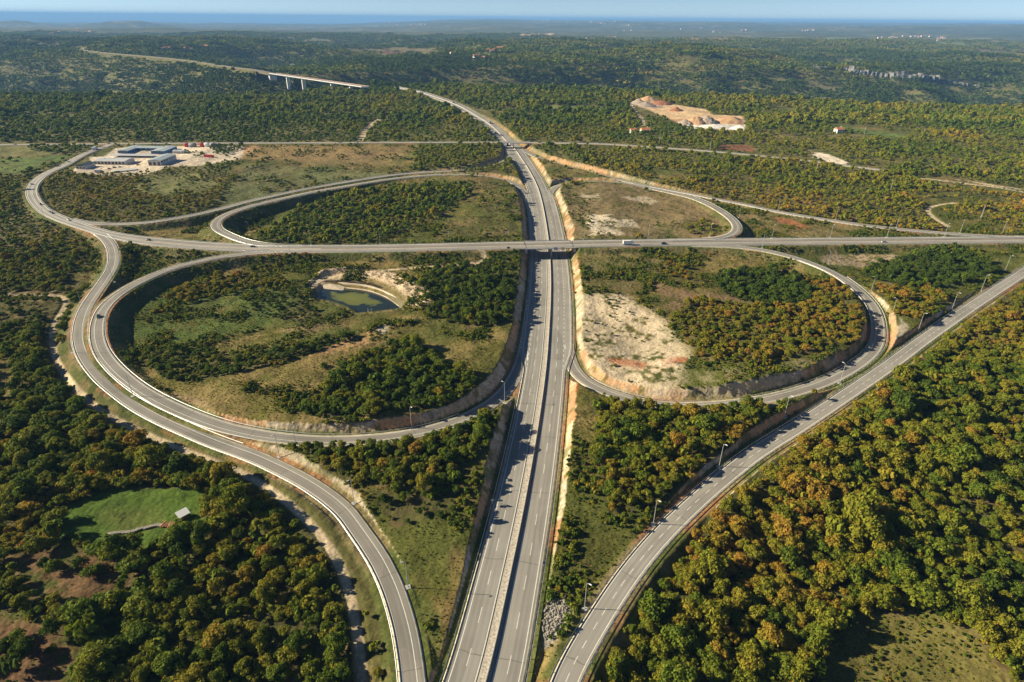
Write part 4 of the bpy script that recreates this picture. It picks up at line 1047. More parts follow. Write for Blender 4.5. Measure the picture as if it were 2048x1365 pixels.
# ------------------------------------------------------------------ bridges
def deck_between(Q, hw, s0, s1, z_top=-0.03, thick=1.3):
    q = resample(Q, 2.0); s = arclen(q); mk = (s >= s0) & (s <= s1); q = q[mk]
    hwv = hw if np.isscalar(hw) else float(hw)
    t, n = frame(q); return q, n, hwv
def overpass(name, label, Q, hw, pxa, pxb, zz, parapet_col, pier_px, mz, thick=1.2):
    sa, sb = sorted((s_at(Q, *pxa, zz), s_at(Q, *pxb, zz)))
    q, n, _ = deck_between(Q, hw, sa, sb)
    c = q[len(q) // 2]
    root = empty(name, (c[0], c[1], mz))
    tag(root, label, 'bridge')
    def P(i, o, z): return (q[i, 0] + n[i, 0] * o - c[0], q[i, 1] + n[i, 1] * o - c[1], q[i, 2] + z - mz)
    mb = MB()
    mb.loft([[P(i, -hw - 0.9, -0.04), P(i, hw + 0.9, -0.04), P(i, hw + 0.9, -0.4), P(i, hw - 1.2, -thick), P(i, -hw + 1.2, -thick), P(i, -hw - 0.9, -0.4)] for i in range(len(q))])
    mb.build('deck', M['concrete'], root)
    for sgn in (-1, 1):
        mb = MB()
        o0, o1 = sgn * (hw + 0.55), sgn * (hw + 0.9)
        mb.loft([[P(i, min(o0, o1), -0.05), P(i, max(o0, o1), -0.05), P(i, max(o0, o1), 0.28), P(i, min(o0, o1), 0.28)] for i in range(len(q))])
        for i in range(0, len(q)):
            a = Vector(P(i, sgn * (hw + 0.72), 0.25)); mb.tube(a, a + Vector((0, 0, 0.85)), 0.05, n=5)
        for z in (0.65, 1.1):
            for i in range(len(q) - 1): mb.tube(P(i, sgn * (hw + 0.72), z), P(i + 1, sgn * (hw + 0.72), z), 0.045, n=5, caps=False)
        mb.build('parapet', parapet_col, root)
    for px, py in pier_px:
        p = at(px, py, mz)
        k = np.hypot(q[:, 0] - p[0], q[:, 1] - p[1]).argmin()
        mb = MB()
        for o in np.linspace(-hw + 1.4, hw - 1.4, 4):
            a = P(k, o, -thick + 0.05); mb.tube((a[0], a[1], -0.6), a, 0.5, n=14)
        a, b_ = P(k, -hw + 0.6, -thick - 0.35), P(k, hw - 0.6, -thick - 0.35)
        mb.tube(a, b_, 0.42, n=8)
        mb.build('pier', M['concrete'], root)
    for e in (0, len(q) - 1):
        d = 1 if e == 0 else -1
        tx, ty = (q[1] - q[0])[:2] / np.linalg.norm((q[1] - q[0])[:2]) if e == 0 else (q[-1] - q[-2])[:2] / np.linalg.norm((q[-1] - q[-2])[:2])
        mb = MB(); secs = []
        for u, zb in ((-1.5 * d, -3.5), (0.6 * d, -3.5)):
            secs.append([(P(e, -hw - 0.6, 0)[0] + tx * u, P(e, -hw - 0.6, 0)[1] + ty * u, P(e, 0, -thick - zb * 0 - 2.6)[2]),
                         (P(e, hw + 0.6, 0)[0] + tx * u, P(e, hw + 0.6, 0)[1] + ty * u, P(e, 0, -thick - 2.6)[2]),
                         (P(e, hw + 0.6, 0)[0] + tx * u, P(e, hw + 0.6, 0)[1] + ty * u, P(e, 0, -0.42)[2]),
                         (P(e, -hw - 0.6, 0)[0] + tx * u, P(e, -hw - 0.6, 0)[1] + ty * u, P(e, 0, -0.42)[2])])
        mb.loft(secs); mb.build('abutment', M['concrete'], root)
        mb = MB(); a = P(e, -hw + 0.1, 0.075); b_ = P(e, hw - 0.1, 0.075)
        mb.add([(a[0] - tx * 0.25, a[1] - ty * 0.25, a[2]), (a[0] + tx * 0.25, a[1] + ty * 0.25, a[2]), (b_[0] + tx * 0.25, b_[1] + ty * 0.25, b_[2]), (b_[0] - tx * 0.25, b_[1] - ty * 0.25, b_[2])], [(0, 1, 2, 3)])
        mb.build('expansion_joint', M['dark_slab'], root)
    # dark concrete aprons under the deck
    return root, q, n, c
ov1, oq, on, oc = overpass('road_bridge', 'wide flat concrete overpass carrying the crossing road over the motorway', CRO, 8.6, (1050, 490), (1150, 489), 3.3, M['steel'], [(1098, 505)], -5.0)
ov2, oq2, on2, oc2 = overpass('road_bridge', 'slim distant overpass carrying the country road over the motorway', R10, 4.6, (992, 285), (1062, 285.5), 3.6, M['steel'], [(1025, 290)], -4.0, 1.0)

# signs bolted on the overpass, facing oncoming drivers
def panel_sign(name, label, px, z_c, w_, h_, col, marks):
    i = np.abs(oq[:, 0] - at(px, 499, 3.3)[0]).argmin()
    o = -(8.6 + 1.05)
    x = at(px, 499, 3.3)[0]; y = oq[i, 1] - (8.6 + 1.15)
    r = empty(name, (x, y, oq[i, 2] + z_c)); tag(r, label, 'road sign')
    mb = MB(); mb.box(-w_ / 2, w_ / 2, -0.06, 0.06, -h_ / 2, h_ / 2); mb.build('sign_panel', col, r)
    mb = MB()
    for (a, b_, c_, d_) in marks: mb.box(a * w_, b_ * w_, -0.075, -0.062, c_ * h_, d_ * h_)
    mb.build('lettering', M['paint'], r)
    for x_ in (-w_ / 2 + 0.27, w_ / 2 - 0.27):
        mb = MB(); mb.box(x_ - 0.08, x_ + 0.08, 0.06, 0.3, -h_ / 2, h_ / 2); mb.build('bracket', M['steel'], r)
panel_sign('direction_sign', 'blue direction sign fixed on the south side of the wide overpass', 1112, -0.3, 2.6, 2.2, paint_mat('sign_blue', (0.03, 0.09, 0.42)), [(-0.38, 0.2, 0.15, 0.3), (-0.38, 0.3, -0.1, 0.04), (-0.38, 0.05, -0.32, -0.2)])
panel_sign('direction_sign', 'yellow direction sign beside the blue one on the wide overpass', 1126.5, -0.3, 2.6, 2.0, paint_mat('sign_yellow', (0.55, 0.34, 0.03)), [(-0.38, 0.2, 0.12, 0.26), (-0.38, 0.3, -0.2, -0.06)])

# the viaduct over the canyon
VA = at(545, 147.0, 8); VB = at(733, 174.0, 11)
vd = (VB - VA)[:2]; VL = np.linalg.norm(vd); vd = vd / VL; vn = np.array([vd[1], -vd[0]])   # right of travel from A to B: towards the camera side
root = empty('viaduct', (VA[0], VA[1], 0)); tag(root, 'long pale concrete viaduct on tall piers crossing the canyon', 'viaduct')
def VP(s, o, z): return (vd[0] * s + vn[0] * o, vd[1] * s + vn[1] * o, z)
def vz(s): return 8 + 3 * s / VL
mb = MB(); ss = np.linspace(0, VL - 6, 30)
mb.loft([[VP(s, -11, vz(s) + 0.0), VP(s, 11, vz(s) + 0.0), VP(s, 11, vz(s) - 1.0), VP(s, 5.5, vz(s) - 3.2), VP(s, -5.5, vz(s) - 3.2), VP(s, -11, vz(s) - 1.0)] for s in ss])
mb.build('deck', M['white_concrete'], root)
mb = MB()
mb.loft([[VP(s, -10, vz(s) + 0.05), VP(s, 10, vz(s) + 0.05), VP(s, 10, vz(s) + 0.12), VP(s, -10, vz(s) + 0.12)] for s in ss]); mb.build('carriageway', M['asphalt_b'], root)
for o0, o1, mt in ((-11.0, -10.2, noise_mat('reddish_parapet', (0.40, 0.22, 0.17), (0.5, 0.3, 0.22), 0.3)), (10.2, 11.0, M['white_concrete'])):
    mb = MB(); mb.loft([[VP(s, o0, vz(s)), VP(s, o1, vz(s)), VP(s, o1, vz(s) + 0.9), VP(s, o0, vz(s) + 0.9)] for s in ss]); mb.build('parapet', mt, root)
for px, zb in ((576, -95), (607, -112), (665, -100), (703, -60)):
    # find s where the deck edge projects to this column
    sg = np.linspace(0, VL, 400); xs = [project((VA[0] + vd[0] * s, VA[1] + vd[1] * s, 0))[0] for s in sg]
    s = sg[np.abs(np.array(xs) - px).argmin()]
    mb = MB(); secs = []
    for z in np.linspace(zb - 10, vz(s) - 4.5, 8):
        k = 1 + 0.25 * (vz(s) - z) / 110
        secs.append([VP(s - 1.9 * k, -5 * k, z), VP(s + 1.9 * k, -5 * k, z), VP(s + 1.9 * k, 5 * k, z), VP(s - 1.9 * k, 5 * k, z)])
    mb.loft(secs); mb.build('pier', M['white_concrete'], root)
mb = MB(); mb.loft([[VP(-10, -11, 7.5), VP(-10, 11, 7.5), VP(-10, 11, 0), VP(-10, -11, 0)], [VP(1, -11, 7.5), VP(1, 11, 7.5), VP(1, 11, -12), VP(1, -11, -12)]]); mb.build('abutment', M['white_concrete'], root)
# road beyond the viaduct
FQ = resample(FQ, 10); FQ[0] = (VA[0], VA[1], 8.0)
ribbon('distant_road', FQ, const(FQ, [-12, -10, -1, 1, 10, 12]), [1, 0, 1, 0, 1], [M['asphalt_c'], M['track_grass']], skirt=6)

# ------------------------------------------------------------------ street lamps
def make_lamp():
    r = empty('street_lamp', (0, 0, 0)); tag(r, 'x', 'street lamp', 'grey lamp posts along the roads')
    mb = MB(); mb.tube((0, 0, 0), (0, 0, 11.6), 0.15, 0.085, 8); mb.build('pole', M['lamp_steel'], r)
    mb = MB(); mb.tube((0, 0, 11.5), (0.9, 0, 12.0), 0.07, 0.06, 6); mb.build('arm', M['lamp_steel'], r)
    mb = MB(); mb.loft([[(0.75, -0.16, 11.93), (0.75, 0.16, 11.93), (0.75, 0.12, 12.1), (0.75, -0.12, 12.1)], [(1.75, -0.22, 12.03), (1.75, 0.22, 12.03), (1.75, 0.14, 12.2), (1.75, -0.14, 12.2)]])
    h = mb.build('lamp_head', M['white_concrete'], r)
    mb = MB(); mb.box(-0.9, 0.9, -0.9, 0.9, -0.5, 0.16); mb.build('base', M['concrete'], r)
    return r
LAMPS = [(1169,1218,'beside the curving right ramp, above the stone heap'),(1306.5,1049,'at the left edge of the curving right ramp below the wood'),(1438,934,'between the dense wood and the curving right ramp'),(1568.5,834,'on the small soil wedge between near right loop and straight ramp'),(1668,764,'on the outer bend of the near right loop, low on the slope'),
 (1836,662,'beside the straight right ramp at the rocky cut'),(1903.5,619.5,'second beside the straight right ramp above the rocky cut'),(1962,582,'third beside the straight right ramp near the dark scrub'),(2010,542,'beside the straight right ramp near the right edge of view'),
 (1741,587,'on the outer side of the near right loop by the rusty shrubs'),(1783,632,'on the pale bank outside the near right loop'),(1655,531,'where the near right loop leaves the crossing road'),
 (1543.5,477,'north of the crossing road by the green shrubs'),(1661,477,'north of the crossing road, below the red soil streak'),(1775,477,'north of the crossing road by the blue car'),(1892,477,'north of the crossing road where the eastern ramp closes in'),(2003.5,470,'at the nose of the eastern ramp'),(1920,468,'on the north edge of the eastern ramp near its end'),(1791,458,'on the north edge of the eastern ramp, middle'),(1671,440,'on the north edge of the eastern ramp by the dense wood'),(1555,422,'on the north edge of the eastern ramp above the red soil'),
 (1168,479,'just east of the overpass on the crossing road'),(1296,478,'north of the crossing road past the white truck'),(1421.5,476,'where the far right loop joins the crossing road'),(1478,436,'outside the tight eastern bend'),(1524,499,'south of the crossing road at the near right loop'),
 (622,491,'north of the crossing road at the left-hand gore'),(760,487,'north of the crossing road above the orange shrubs'),(897.5,486,'north of the crossing road by the scrub patch'),(588,502,'south of the crossing road at the left-hand gore'),(500,470,'at the inner foot of the far left loop'),(519.5,389.5,'on the field side of the far left ramp'),(690,362,'on the field side of the far left ramp, farther right'),
 (354,528,'on the outside of the near left loop, upper part'),(227.5,565,'between the two western ramps in the shaded slope'),(167,606,'on the outer edge of the western ramp by the dirt track'),(146,706,'at the far left bulge of the outer western ramp'),(272,792,'in the strip between the two western ramps'),(91,443,'at the outside of the bend in the far left road'),
 (832,864,'on the inner rock side of the near left loop'),(1009,806,'where the near left loop reaches the motorway'),(704,1011.5,'on the red bank right of the big western ramp'),(598,884,'on the wood side of the near left loop'),(559,914,'on the red bank between the loop and the big western ramp'),(816,1175,'right of the big western ramp near the bottom of view'),
 (1186,345,'between the eastern ramp and the far right loop')]
RD = [('MOT', MOT, 11.8), ('CRO', CRO, 9.0), ('R3', R3, 4.6), ('R4', R4, 4.6), ('R5', R5, 4.6), ('R5A', R5A, 4.6), ('R6', R6, 4.6), ('R7', R7, 4.6), ('R8', R8, 4.6), ('R9', R9, 5.0), ('R10', R10, 5.5)]
lamp0 = make_lamp()
for i, (px, py, where) in enumerate(LAMPS):
    o = lamp0 if i == 0 else copy_tree(lamp0)
    p = hit(px, py)
    best = min(((np.hypot(q[:, 0] - p[0], q[:, 1] - p[1]).min(), np.hypot(q[:, 0] - p[0], q[:, 1] - p[1]).argmin(), nm, q, hw) for nm, q, hw in RD), key=lambda b: b[0] - b[4])
    j = best[1]; q = best[3]; v = p[:2] - q[j, :2]
    if best[0] < best[4]: p = np.array([*(q[j, :2] + v / max(best[0], 0.01) * (best[4] + 0.3)), 0])
    p[2] = gz(p[0], p[1])
    o.location = [float(a) for a in p]; o.rotation_euler.z = math.atan2(-v[1], -v[0])
    o['label'] = 'grey lamp post ' + where

# ------------------------------------------------------------------ vehicles
def wheel(mb_parent, x, y, r=0.33, w_=0.22):
    mb = MB(); mb.tube((x, y - w_ / 2, r), (x, y + w_ / 2, r), r, n=14)
    wh = mb.build('wheel', M['black'], mb_parent)
    mb = MB(); mb.tube((x, y - w_ / 2 - 0.01, r), (x, y + w_ / 2 + 0.01, r), r * 0.6, n=10); mb.build('rim', M['steel'], wh)
def make_car(color, L=4.2, W=1.75, H=1.45, name='car'):
    r = empty(name, (0, 0, 0))
    mb = MB(); secs = []
    for x, zt, k in ((-L / 2, 0.62, 0.86), (-L / 2 + 0.12, 0.82, 0.95), (-L * 0.30, 0.92, 1), (L * 0.18, 0.90, 1), (L * 0.40, 0.78, 0.96), (L / 2 - 0.05, 0.62, 0.86), (L / 2, 0.45, 0.8)):
        h = W / 2 * k
        secs.append([(x, -h, 0.28), (x, h, 0.28), (x, h, zt - 0.12), (x, h * 0.9, zt), (x, -h * 0.9, zt), (x, -h, zt - 0.12)])
    mb.loft(secs); body = mb.build('body', color, r)
    mb = MB()
    a = W / 2 * 0.86; b_ = W / 2 * 0.68
    mb.loft([[(-L * 0.42, -a, 0.85), (L * 0.22, -a, 0.86), (L * 0.22, a, 0.86), (-L * 0.42, a, 0.85)], [(-L * 0.30, -b_, H - 0.05), (L * 0.04, -b_, H - 0.03), (L * 0.04, b_, H - 0.03), (-L * 0.30, b_, H - 0.05)]])
    mb.build('window', M['glass'], r)
    mb = MB(); mb.loft([[(-L * 0.31, -b_ - 0.02, H - 0.06), (L * 0.05, -b_ - 0.02, H - 0.04), (L * 0.05, b_ + 0.02, H - 0.04), (-L * 0.31, b_ + 0.02, H - 0.06)], [(-L * 0.28, -b_ + 0.08, H), (L * 0.02, -b_ + 0.08, H), (L * 0.02, b_ - 0.08, H), (-L * 0.28, b_ - 0.08, H)]])
    mb.build('roof', color, r)
    for sx in (-0.31, 0.31):
        for sy in (-1, 1): wheel(r, L * sx, sy * (W / 2 - 0.1))
    for sy in (-1, 1):
        mb = MB(); mb.box(L / 2 - 0.12, L / 2 - 0.01, sy * 0.55 - 0.18, sy * 0.55 + 0.18, 0.52, 0.66); mb.build('headlight', M['lens'], r)
    return r
def make_truck(cab_col, box_col, L=8.0, box_h=2.6, box_name='cargo_box', L2=None):
    r = empty('truck', (0, 0, 0)); W = 2.45
    mb = MB(); mb.box(-L / 2, L / 2 - 2.1, -0.5, 0.5, 0.55, 0.85); mb.build('chassis', M['black'], r)
    mb = MB(); x0 = L / 2 - 2.1
    mb.loft([[(x0, -W / 2, 0.5), (x0, W / 2, 0.5), (x0, W / 2, 2.75), (x0, -W / 2, 2.75)], [(L / 2 - 0.35, -W / 2, 0.5), (L / 2 - 0.35, W / 2, 0.5), (L / 2 - 0.35, W / 2, 2.6), (L / 2 - 0.35, -W / 2, 2.6)], [(L / 2, -W / 2 + 0.08, 0.5), (L / 2, W / 2 - 0.08, 0.5), (L / 2, W / 2 - 0.08, 1.6), (L / 2, -W / 2 + 0.08, 1.6)]])
    mb.build('cab', cab_col, r)
    mb = MB(); mb.loft([[(L / 2 - 0.33, -1.1, 2.5), (L / 2 - 0.33, 1.1, 2.5), (L / 2 - 0.30, 1.1, 2.55), (L / 2 - 0.30, -1.1, 2.55)], [(L / 2 + 0.02, -1.1, 1.62), (L / 2 + 0.02, 1.1, 1.62), (L / 2 + 0.06, 1.1, 1.66), (L / 2 + 0.06, -1.1, 1.66)]]); mb.build('windscreen', M['glass'], r)
    mb = MB(); mb.box(-L / 2, L / 2 - 2.3, -W / 2 - 0.03, W / 2 + 0.03, 0.95, 0.95 + box_h); mb.build(box_name, box_col, r)
    for x in (-L / 2 + 1.0, -L / 2 + 2.2, L / 2 - 1.1):
        for sy in (-1, 1): wheel(r, x, sy * (W / 2 - 0.18), 0.5, 0.3)
    return r
def put(o, px, py, Q, lane, ahead=1, zref=0, label=None, cat=None, group=None):
    """on a road: nearest point of its line, in a lane, facing along it"""
    p = at(px, py, zref); j = np.hypot(Q[:, 0] - p[0], Q[:, 1] - p[1]).argmin()
    t, n = frame(Q)
    o.location = (float(Q[j, 0] + n[j, 0] * lane), float(Q[j, 1] + n[j, 1] * lane), float(Q[j, 2] + 0.07))
    a = math.atan2(t[j, 1] * ahead, t[j, 0] * ahead); o.rotation_euler.z = a
    tag(o, label, cat, group)
white = paint_mat('white_paint', (0.75, 0.75, 0.74)); navy = paint_mat('dark_blue_paint', (0.02, 0.035, 0.12)); dgreen = paint_mat('dark_green_paint', (0.01, 0.05, 0.05))
blackp = paint_mat('black_paint', (0.015, 0.015, 0.018)); silver = paint_mat('silver_paint', (0.45, 0.47, 0.5)); bluep = paint_mat('blue_paint', (0.03, 0.10, 0.45)); redp = paint_mat('red_paint', (0.42, 0.03, 0.02)); greyp = paint_mat('grey_paint', (0.2, 0.21, 0.22))
CARG = 'cars driving on the interchange'
put(make_truck(white, M['white_concrete'], 8.5), 1254, 489, CRO, -3.9, -1, 3, 'white box truck driving east on the crossing road past the overpass', 'truck')
put(make_car(navy, 5.0, 1.95, 1.9, 'van'), 1329, 488, CRO, -3.9, -1, 3, 'dark blue van following the white truck on the crossing road', 'van')
put(make_car(silver), 1764, 484, CRO, -3.9, -1, 2, 'small silver and blue car far right on the crossing road', 'car', CARG)
put(make_car(blackp), 1750, 632, R8, 0.2, 1, 0, 'black car in the tree shadow on the near right loop', 'car', CARG)
put(make_car(dgreen), 202, 635, R4, 0.2, 1, 2.4, 'dark green car on the left bulge of the near left loop', 'car', CARG)
put(make_car(white), 66, 369, CRO, -2.2, 1, 1, 'white car rounding the top of the far left bend', 'car', CARG)
put(make_car(blackp), 78, 411, CRO, 2.2, -1, 1, 'black car alone on the inside of the far left bend', 'car', CARG)
put(make_car(blackp), 94, 427, CRO, 2.0, -1, 1, 'first of two dark cars close together on the far left bend', 'car', CARG)
put(make_car(navy), 102, 428, CRO, 2.2, -1, 1, 'second of two dark cars close together on the far left bend', 'car', CARG)
put(make_car(silver), 142, 441, CRO, 2.3, -1, 1, 'pale car where the far left ramp joins the left road', 'car', CARG)
put(make_car(blackp), 292, 483, CRO, 1.5, 1, 1, 'small black car between the left gores of the crossing road', 'car', CARG)
put(make_car(blackp), 504, 494, CRO, 3.0, 1, 2, 'black car passing the painted gore at the far left loop', 'car', CARG)
put(make_car(blackp, 4.4), 1126, 517, MOT, 7.9, 1, -5, 'black car coming out of the overpass shadow on the motorway', 'car', CARG)
put(make_truck(blackp, silver, 9), 1013, 291, MOT, -5, -1, -4, 'truck with a grey body under the distant overpass', 'truck')
put(make_car(blackp, 4.6), 994, 267, MOT, -5, -1, -4, 'black car just beyond the distant overpass', 'car', CARG)
put(make_truck(greyp, greyp, 12), 974, 247, MOT, 4, 1, -3, 'long grey truck climbing away on the northern motorway', 'truck')
put(make_car(white, 5.2, 2.0, 2.1, 'van'), 977, 262, MOT, -8, -1, -3, 'white van on the shaded side of the northern motorway', 'van')
put(make_truck(blackp, blackp, 8), 899, 207, MOT, 3, 1, 0, 'small dark truck near the top of the northern motorway', 'truck')
put(make_car(white), 30, 290, R10, 1.5, 1, 1, 'white car at the far left of the country road', 'car', CARG)
put(make_car(greyp), 214, 289, R10, -1.5, 1, 1, 'grey car at the junction above the depot', 'car', CARG)
put(make_car(greyp), 681, 285.5, R10, 0, 1, 3, 'grey car on the country road near the gravel track', 'car', CARG)
put(make_truck(bluep, white, 10), 189, 299.5, CRO, -2.4, 1, 0.3, 'blue and white truck on the road beside the depot', 'truck')
put(make_car(white), 148, 324, CRO, -2.2, 1, 0.5, 'white car on the slope road west of the depot', 'car', CARG)
put(make_car(white), 1198, 288, R10, 1.5, 1, 3, 'white car on the country road east of the distant overpass', 'car', CARG)

# ------------------------------------------------------------------ small signs and posts
def post_sign(px, py, label, col, shape='disc', h=2.4, size=0.45, group=None):
    p = hit(px, py); r = empty('road_sign', p); tag(r, label, 'road sign', group)
    mb = MB(); mb.tube((0, 0, -0.4), (0, 0, h), 0.045, n=6); mb.build('post', M['steel'], r)
    mb = MB()
    if shape == 'disc': mb.tube((0, -0.03, h - size * 0.5), (0, -0.07, h - size * 0.5), size, n=18)
    else: mb.box(-size, size, -0.07, -0.03, h - size, h + size * 0.4)
    mb.build('sign_panel', col, r)
    return r
post_sign(1088, 1133, 'small round blue sign on the right verge of the motorway', bluep, 'disc', 2.0, 0.55)
post_sign(985, 1008, 'white marker board on the left verge of the motorway', white, 'box', 2.0, 0.5)
post_sign(254, 500, 'white sign at the nose where the western ramp leaves', white, 'box', 2.6, 0.8)
post_sign(1012, 483, 'tall white sign north of the crossing road left of the overpass', white, 'box', 8.0, 0.9)
post_sign(1017, 504, 'dark sign seen from behind on the south side left of the overpass', blackp, 'box', 3.6, 1.1)
post_sign(111, 285, 'blue board beside the country road far left', bluep, 'box', 4, 1.6)
post_sign(148, 285, 'second blue board beside the country road, nearer the depot', bluep, 'box', 4, 1.6)
# sign gantries over the crossing road
for px, lab in ((1049, 'slim black sign gantry over the crossing road at the west end of the overpass'), (1147, 'slim black sign gantry over the crossing road at the east end of the overpass')):
    p = at(px, 490, 3.4); j = np.abs(CRO[:, 0] - p[0]).argmin(); c = CRO[j]
    r = empty('lamp_mast', (c[0], c[1], c[2])); tag(r, lab.replace('sign gantry over', 'post on'), 'mast')
    mb = MB(); mb.tube((0, 0.0, 0), (0, 0, 3.0), 0.10, n=6); mb.tube((0, 0, 2.9), (0, 0.9, 3.1), 0.07, n=6); mb.build('pole', M['black'], r)
UP = [(1780,384,'in the rust-coloured wood right of centre'),(1961,438,'by the bare bend track on the right'),(1420,299,'above the country road east of the distant overpass'),(1319,284,'in the green wood south of the quarry'),(1597,270,'in the wood near the long green meadow'),(1728,270,'beyond the long green meadow'),(1845,275,'farthest right beyond the long green meadow'),(1632,345,'between the wood and the white gravel spot')]
def make_utility():
    r = empty('utility_pole', (0, 0, 0)); tag(r, 'x', 'utility pole', 'concrete power line poles in the wood')
    mb = MB(); mb.tube((0, 0, -1), (0, 0, 13.5), 0.28, 0.16, 8); mb.build('pole', M['concrete'], r)
    mb = MB(); mb.box(-1.3, 1.3, -0.09, 0.09, 12.7, 12.9); mb.box(-0.9, 0.9, -0.09, 0.09, 13.5, 13.65); mb.build('crossarm', M['concrete'], r)
    return r
u0_ = make_utility()
for i, (px, py, wh) in enumerate(UP):
    o = u0_ if i == 0 else copy_tree(u0_)
    p = hit(px, py); o.location = [float(v) for v in p]; o['label'] = 'pale utility pole ' + wh

# ------------------------------------------------------------------ pond
pw = PONDW
cx_, cy_ = np.mean([p[0] for p in pw]), np.mean([p[1] for p in pw])
mt, t, b = new_mat('pond_water_with_algae')
tc = t.nodes.new('ShaderNodeNewGeometry'); nz = t.nodes.new('ShaderNodeTexNoise'); nz.inputs['Scale'].default_value = 0.11; nz.inputs['Detail'].default_value = 7; nz.inputs['Distortion'].default_value = 0.6
alg = at(705, 597, -5.6)
vs = t.nodes.new('ShaderNodeVectorMath'); vs.operation = 'SUBTRACT'; vs.inputs[1].default_value = (alg[0], alg[1], -5.6)
vm = t.nodes.new('ShaderNodeVectorMath'); vm.operation = 'MULTIPLY'; vm.inputs[1].default_value = (1 / 19.0, 1 / 10.5, 0)
rot = t.nodes.new('ShaderNodeVectorRotate'); rot.rotation_type = 'Z_AXIS'; rot.inputs['Angle'].default_value = 0.45
ln = t.nodes.new('ShaderNodeVectorMath'); ln.operation = 'LENGTH'
t.links.new(tc.outputs['Position'], vs.inputs[0]); t.links.new(vs.outputs[0], rot.inputs['Vector']); t.links.new(rot.outputs[0], vm.inputs[0]); t.links.new(vm.outputs[0], ln.inputs[0])
t.links.new(tc.outputs['Position'], nz.inputs['Vector'])
ad = t.nodes.new('ShaderNodeMath'); ad.operation = 'MULTIPLY_ADD'; ad.inputs[1].default_value = 1.6; t.links.new(nz.outputs[0], ad.inputs[0]); t.links.new(ln.outputs['Value'], ad.inputs[2])
rp = t.nodes.new('ShaderNodeValToRGB'); rp.color_ramp.elements[0].position = 0.0; rp.color_ramp.elements[0].color = (0.20, 0.20, 0.02, 1); rp.color_ramp.elements[1].position = 1.0; rp.color_ramp.elements[1].color = (0.016, 0.024, 0.014, 1)
e = rp.color_ramp.elements.new(0.86); e.color = (0.13, 0.14, 0.02, 1)
sb = t.nodes.new('ShaderNodeMath'); sb.operation = 'MULTIPLY'; sb.inputs[1].default_value = 0.55; t.links.new(ad.outputs[0], sb.inputs[0])
t.links.new(sb.outputs[0], rp.inputs[0]); t.links.new(rp.outputs[0], b.inputs['Base Color']); b.inputs['Roughness'].default_value = 0.12
x0, x1 = min(p[0] for p in pw) - 3, max(p[0] for p in pw) + 3; y0, y1 = min(p[1] for p in pw) - 3, max(p[1] for p in pw) + 3
tag(mesh_obj('pond_water', [(x0, y0, PW_Z), (x1, y0, PW_Z), (x1, y1, PW_Z), (x0, y1, PW_Z)], [(0, 1, 2, 3)], mt), kind='structure')
# concrete apron in the upper left corner of the pond, kerbs round the rim
rim = [(634,559),(650,561),(690,566),(735,571),(776,585),(812,610),(811,617)]
W_ = [at(a, b_, -2.9) for a, b_ in rim]
Q = catmull(W_, 2.0)
rk = ribbon('basin_kerb', Q, const(Q, [-0.5, 0.7]), [0], [M['gravel']], skirt=1.2, kind=None); tag(rk, 'pale curved kerb along the upper rim of the pond', 'kerb')
mb = MB(); ap = [at(631, 561, -2.5), at(650, 561, -2.6), at(690, 574, -5.0), at(686, 582, -5.7), at(642, 578, -5.7)]
mb.add([tuple(a) for a in ap], [tuple(range(5))][:1]); o = mb.build('basin_apron', M['gravel']); tag(o, 'pale sloping concrete apron at the upper left corner of the pond', 'apron')
Q = catmull([at(690, 575, -5.3), at(737, 581, -5.3), at(774, 594, -5.3), at(800, 612, -5.3)], 2.0)
rk = ribbon('basin_walkway', Q, const(Q, [-0.9, 0.9]), [0], [M['gravel']], skirt=1.0, kind=None); tag(rk, 'pale narrow walkway between the dark basin wall and the pond water', 'walkway')
r = empty('outlet_frame', at(740, 624, -5)); tag(r, 'small white outlet frame standing in the near edge of the pond', 'outlet')
mb = MB()
for x in (-1.2, 1.2): mb.tube((x, 0, -1), (x, 0, 2.2), 0.14, n=6)
mb.tube((-1.2, 0, 1.3), (1.2, 0, 1.3), 0.08, n=6); mb.build('post_pair', M['white_concrete'], r)

# ------------------------------------------------------------------ buildings
def P2(px, py): return at(px, py, 0.3)
def wall_box(root, w_, d_, h, wall, x0=0, y0=0):
    mb = MB(); mb.box(x0 - w_ / 2, x0 + w_ / 2, y0 - d_ / 2, y0 + d_ / 2, -0.6, h); return mb.build('wall', wall, root)
def gable(root, w_, d_, h, rh, mt, x0=0, y0=0, ov=0.5, along='x'):
    mb = MB(); a, b_ = w_ / 2 + ov, d_ / 2 + ov
    if along == 'x':
        mb.loft([[(x0 - a, y0 - b_, h), (x0 - a, y0 + b_, h), (x0 - a, y0, h + rh)], [(x0 + a, y0 - b_, h), (x0 + a, y0 + b_, h), (x0 + a, y0, h + rh)]])
    else:
        mb.loft([[(x0 - a, y0 - b_, h), (x0 + a, y0 - b_, h), (x0, y0 - b_, h + rh)], [(x0 - a, y0 + b_, h), (x0 + a, y0 + b_, h), (x0, y0 + b_, h + rh)]])
    return mb.build('roof', mt, root)
def windows(root, w_, d_, z0, z1, n, x0=0, y0=0, side='front', name='window'):
    for k in range(n):
        if side == 'front':
            x = x0 - w_ / 2 + w_ * (k + 0.5) / n; s = w_ / n * 0.32
            mb = MB(); mb.box(x - s, x + s, y0 - d_ / 2 - 0.06, y0 - d_ / 2 + 0.05, z0, z1)
        else:
            y = y0 - d_ / 2 + d_ * (k + 0.5) / n; s = d_ / n * 0.32
            sx = 1 if side == 'right' else -1
            mb = MB(); mb.box(x0 + sx * w_ / 2 - 0.05, x0 + sx * w_ / 2 + 0.06, y - s, y + s, z0, z1)
        mb.build(name, M['glass'], root)
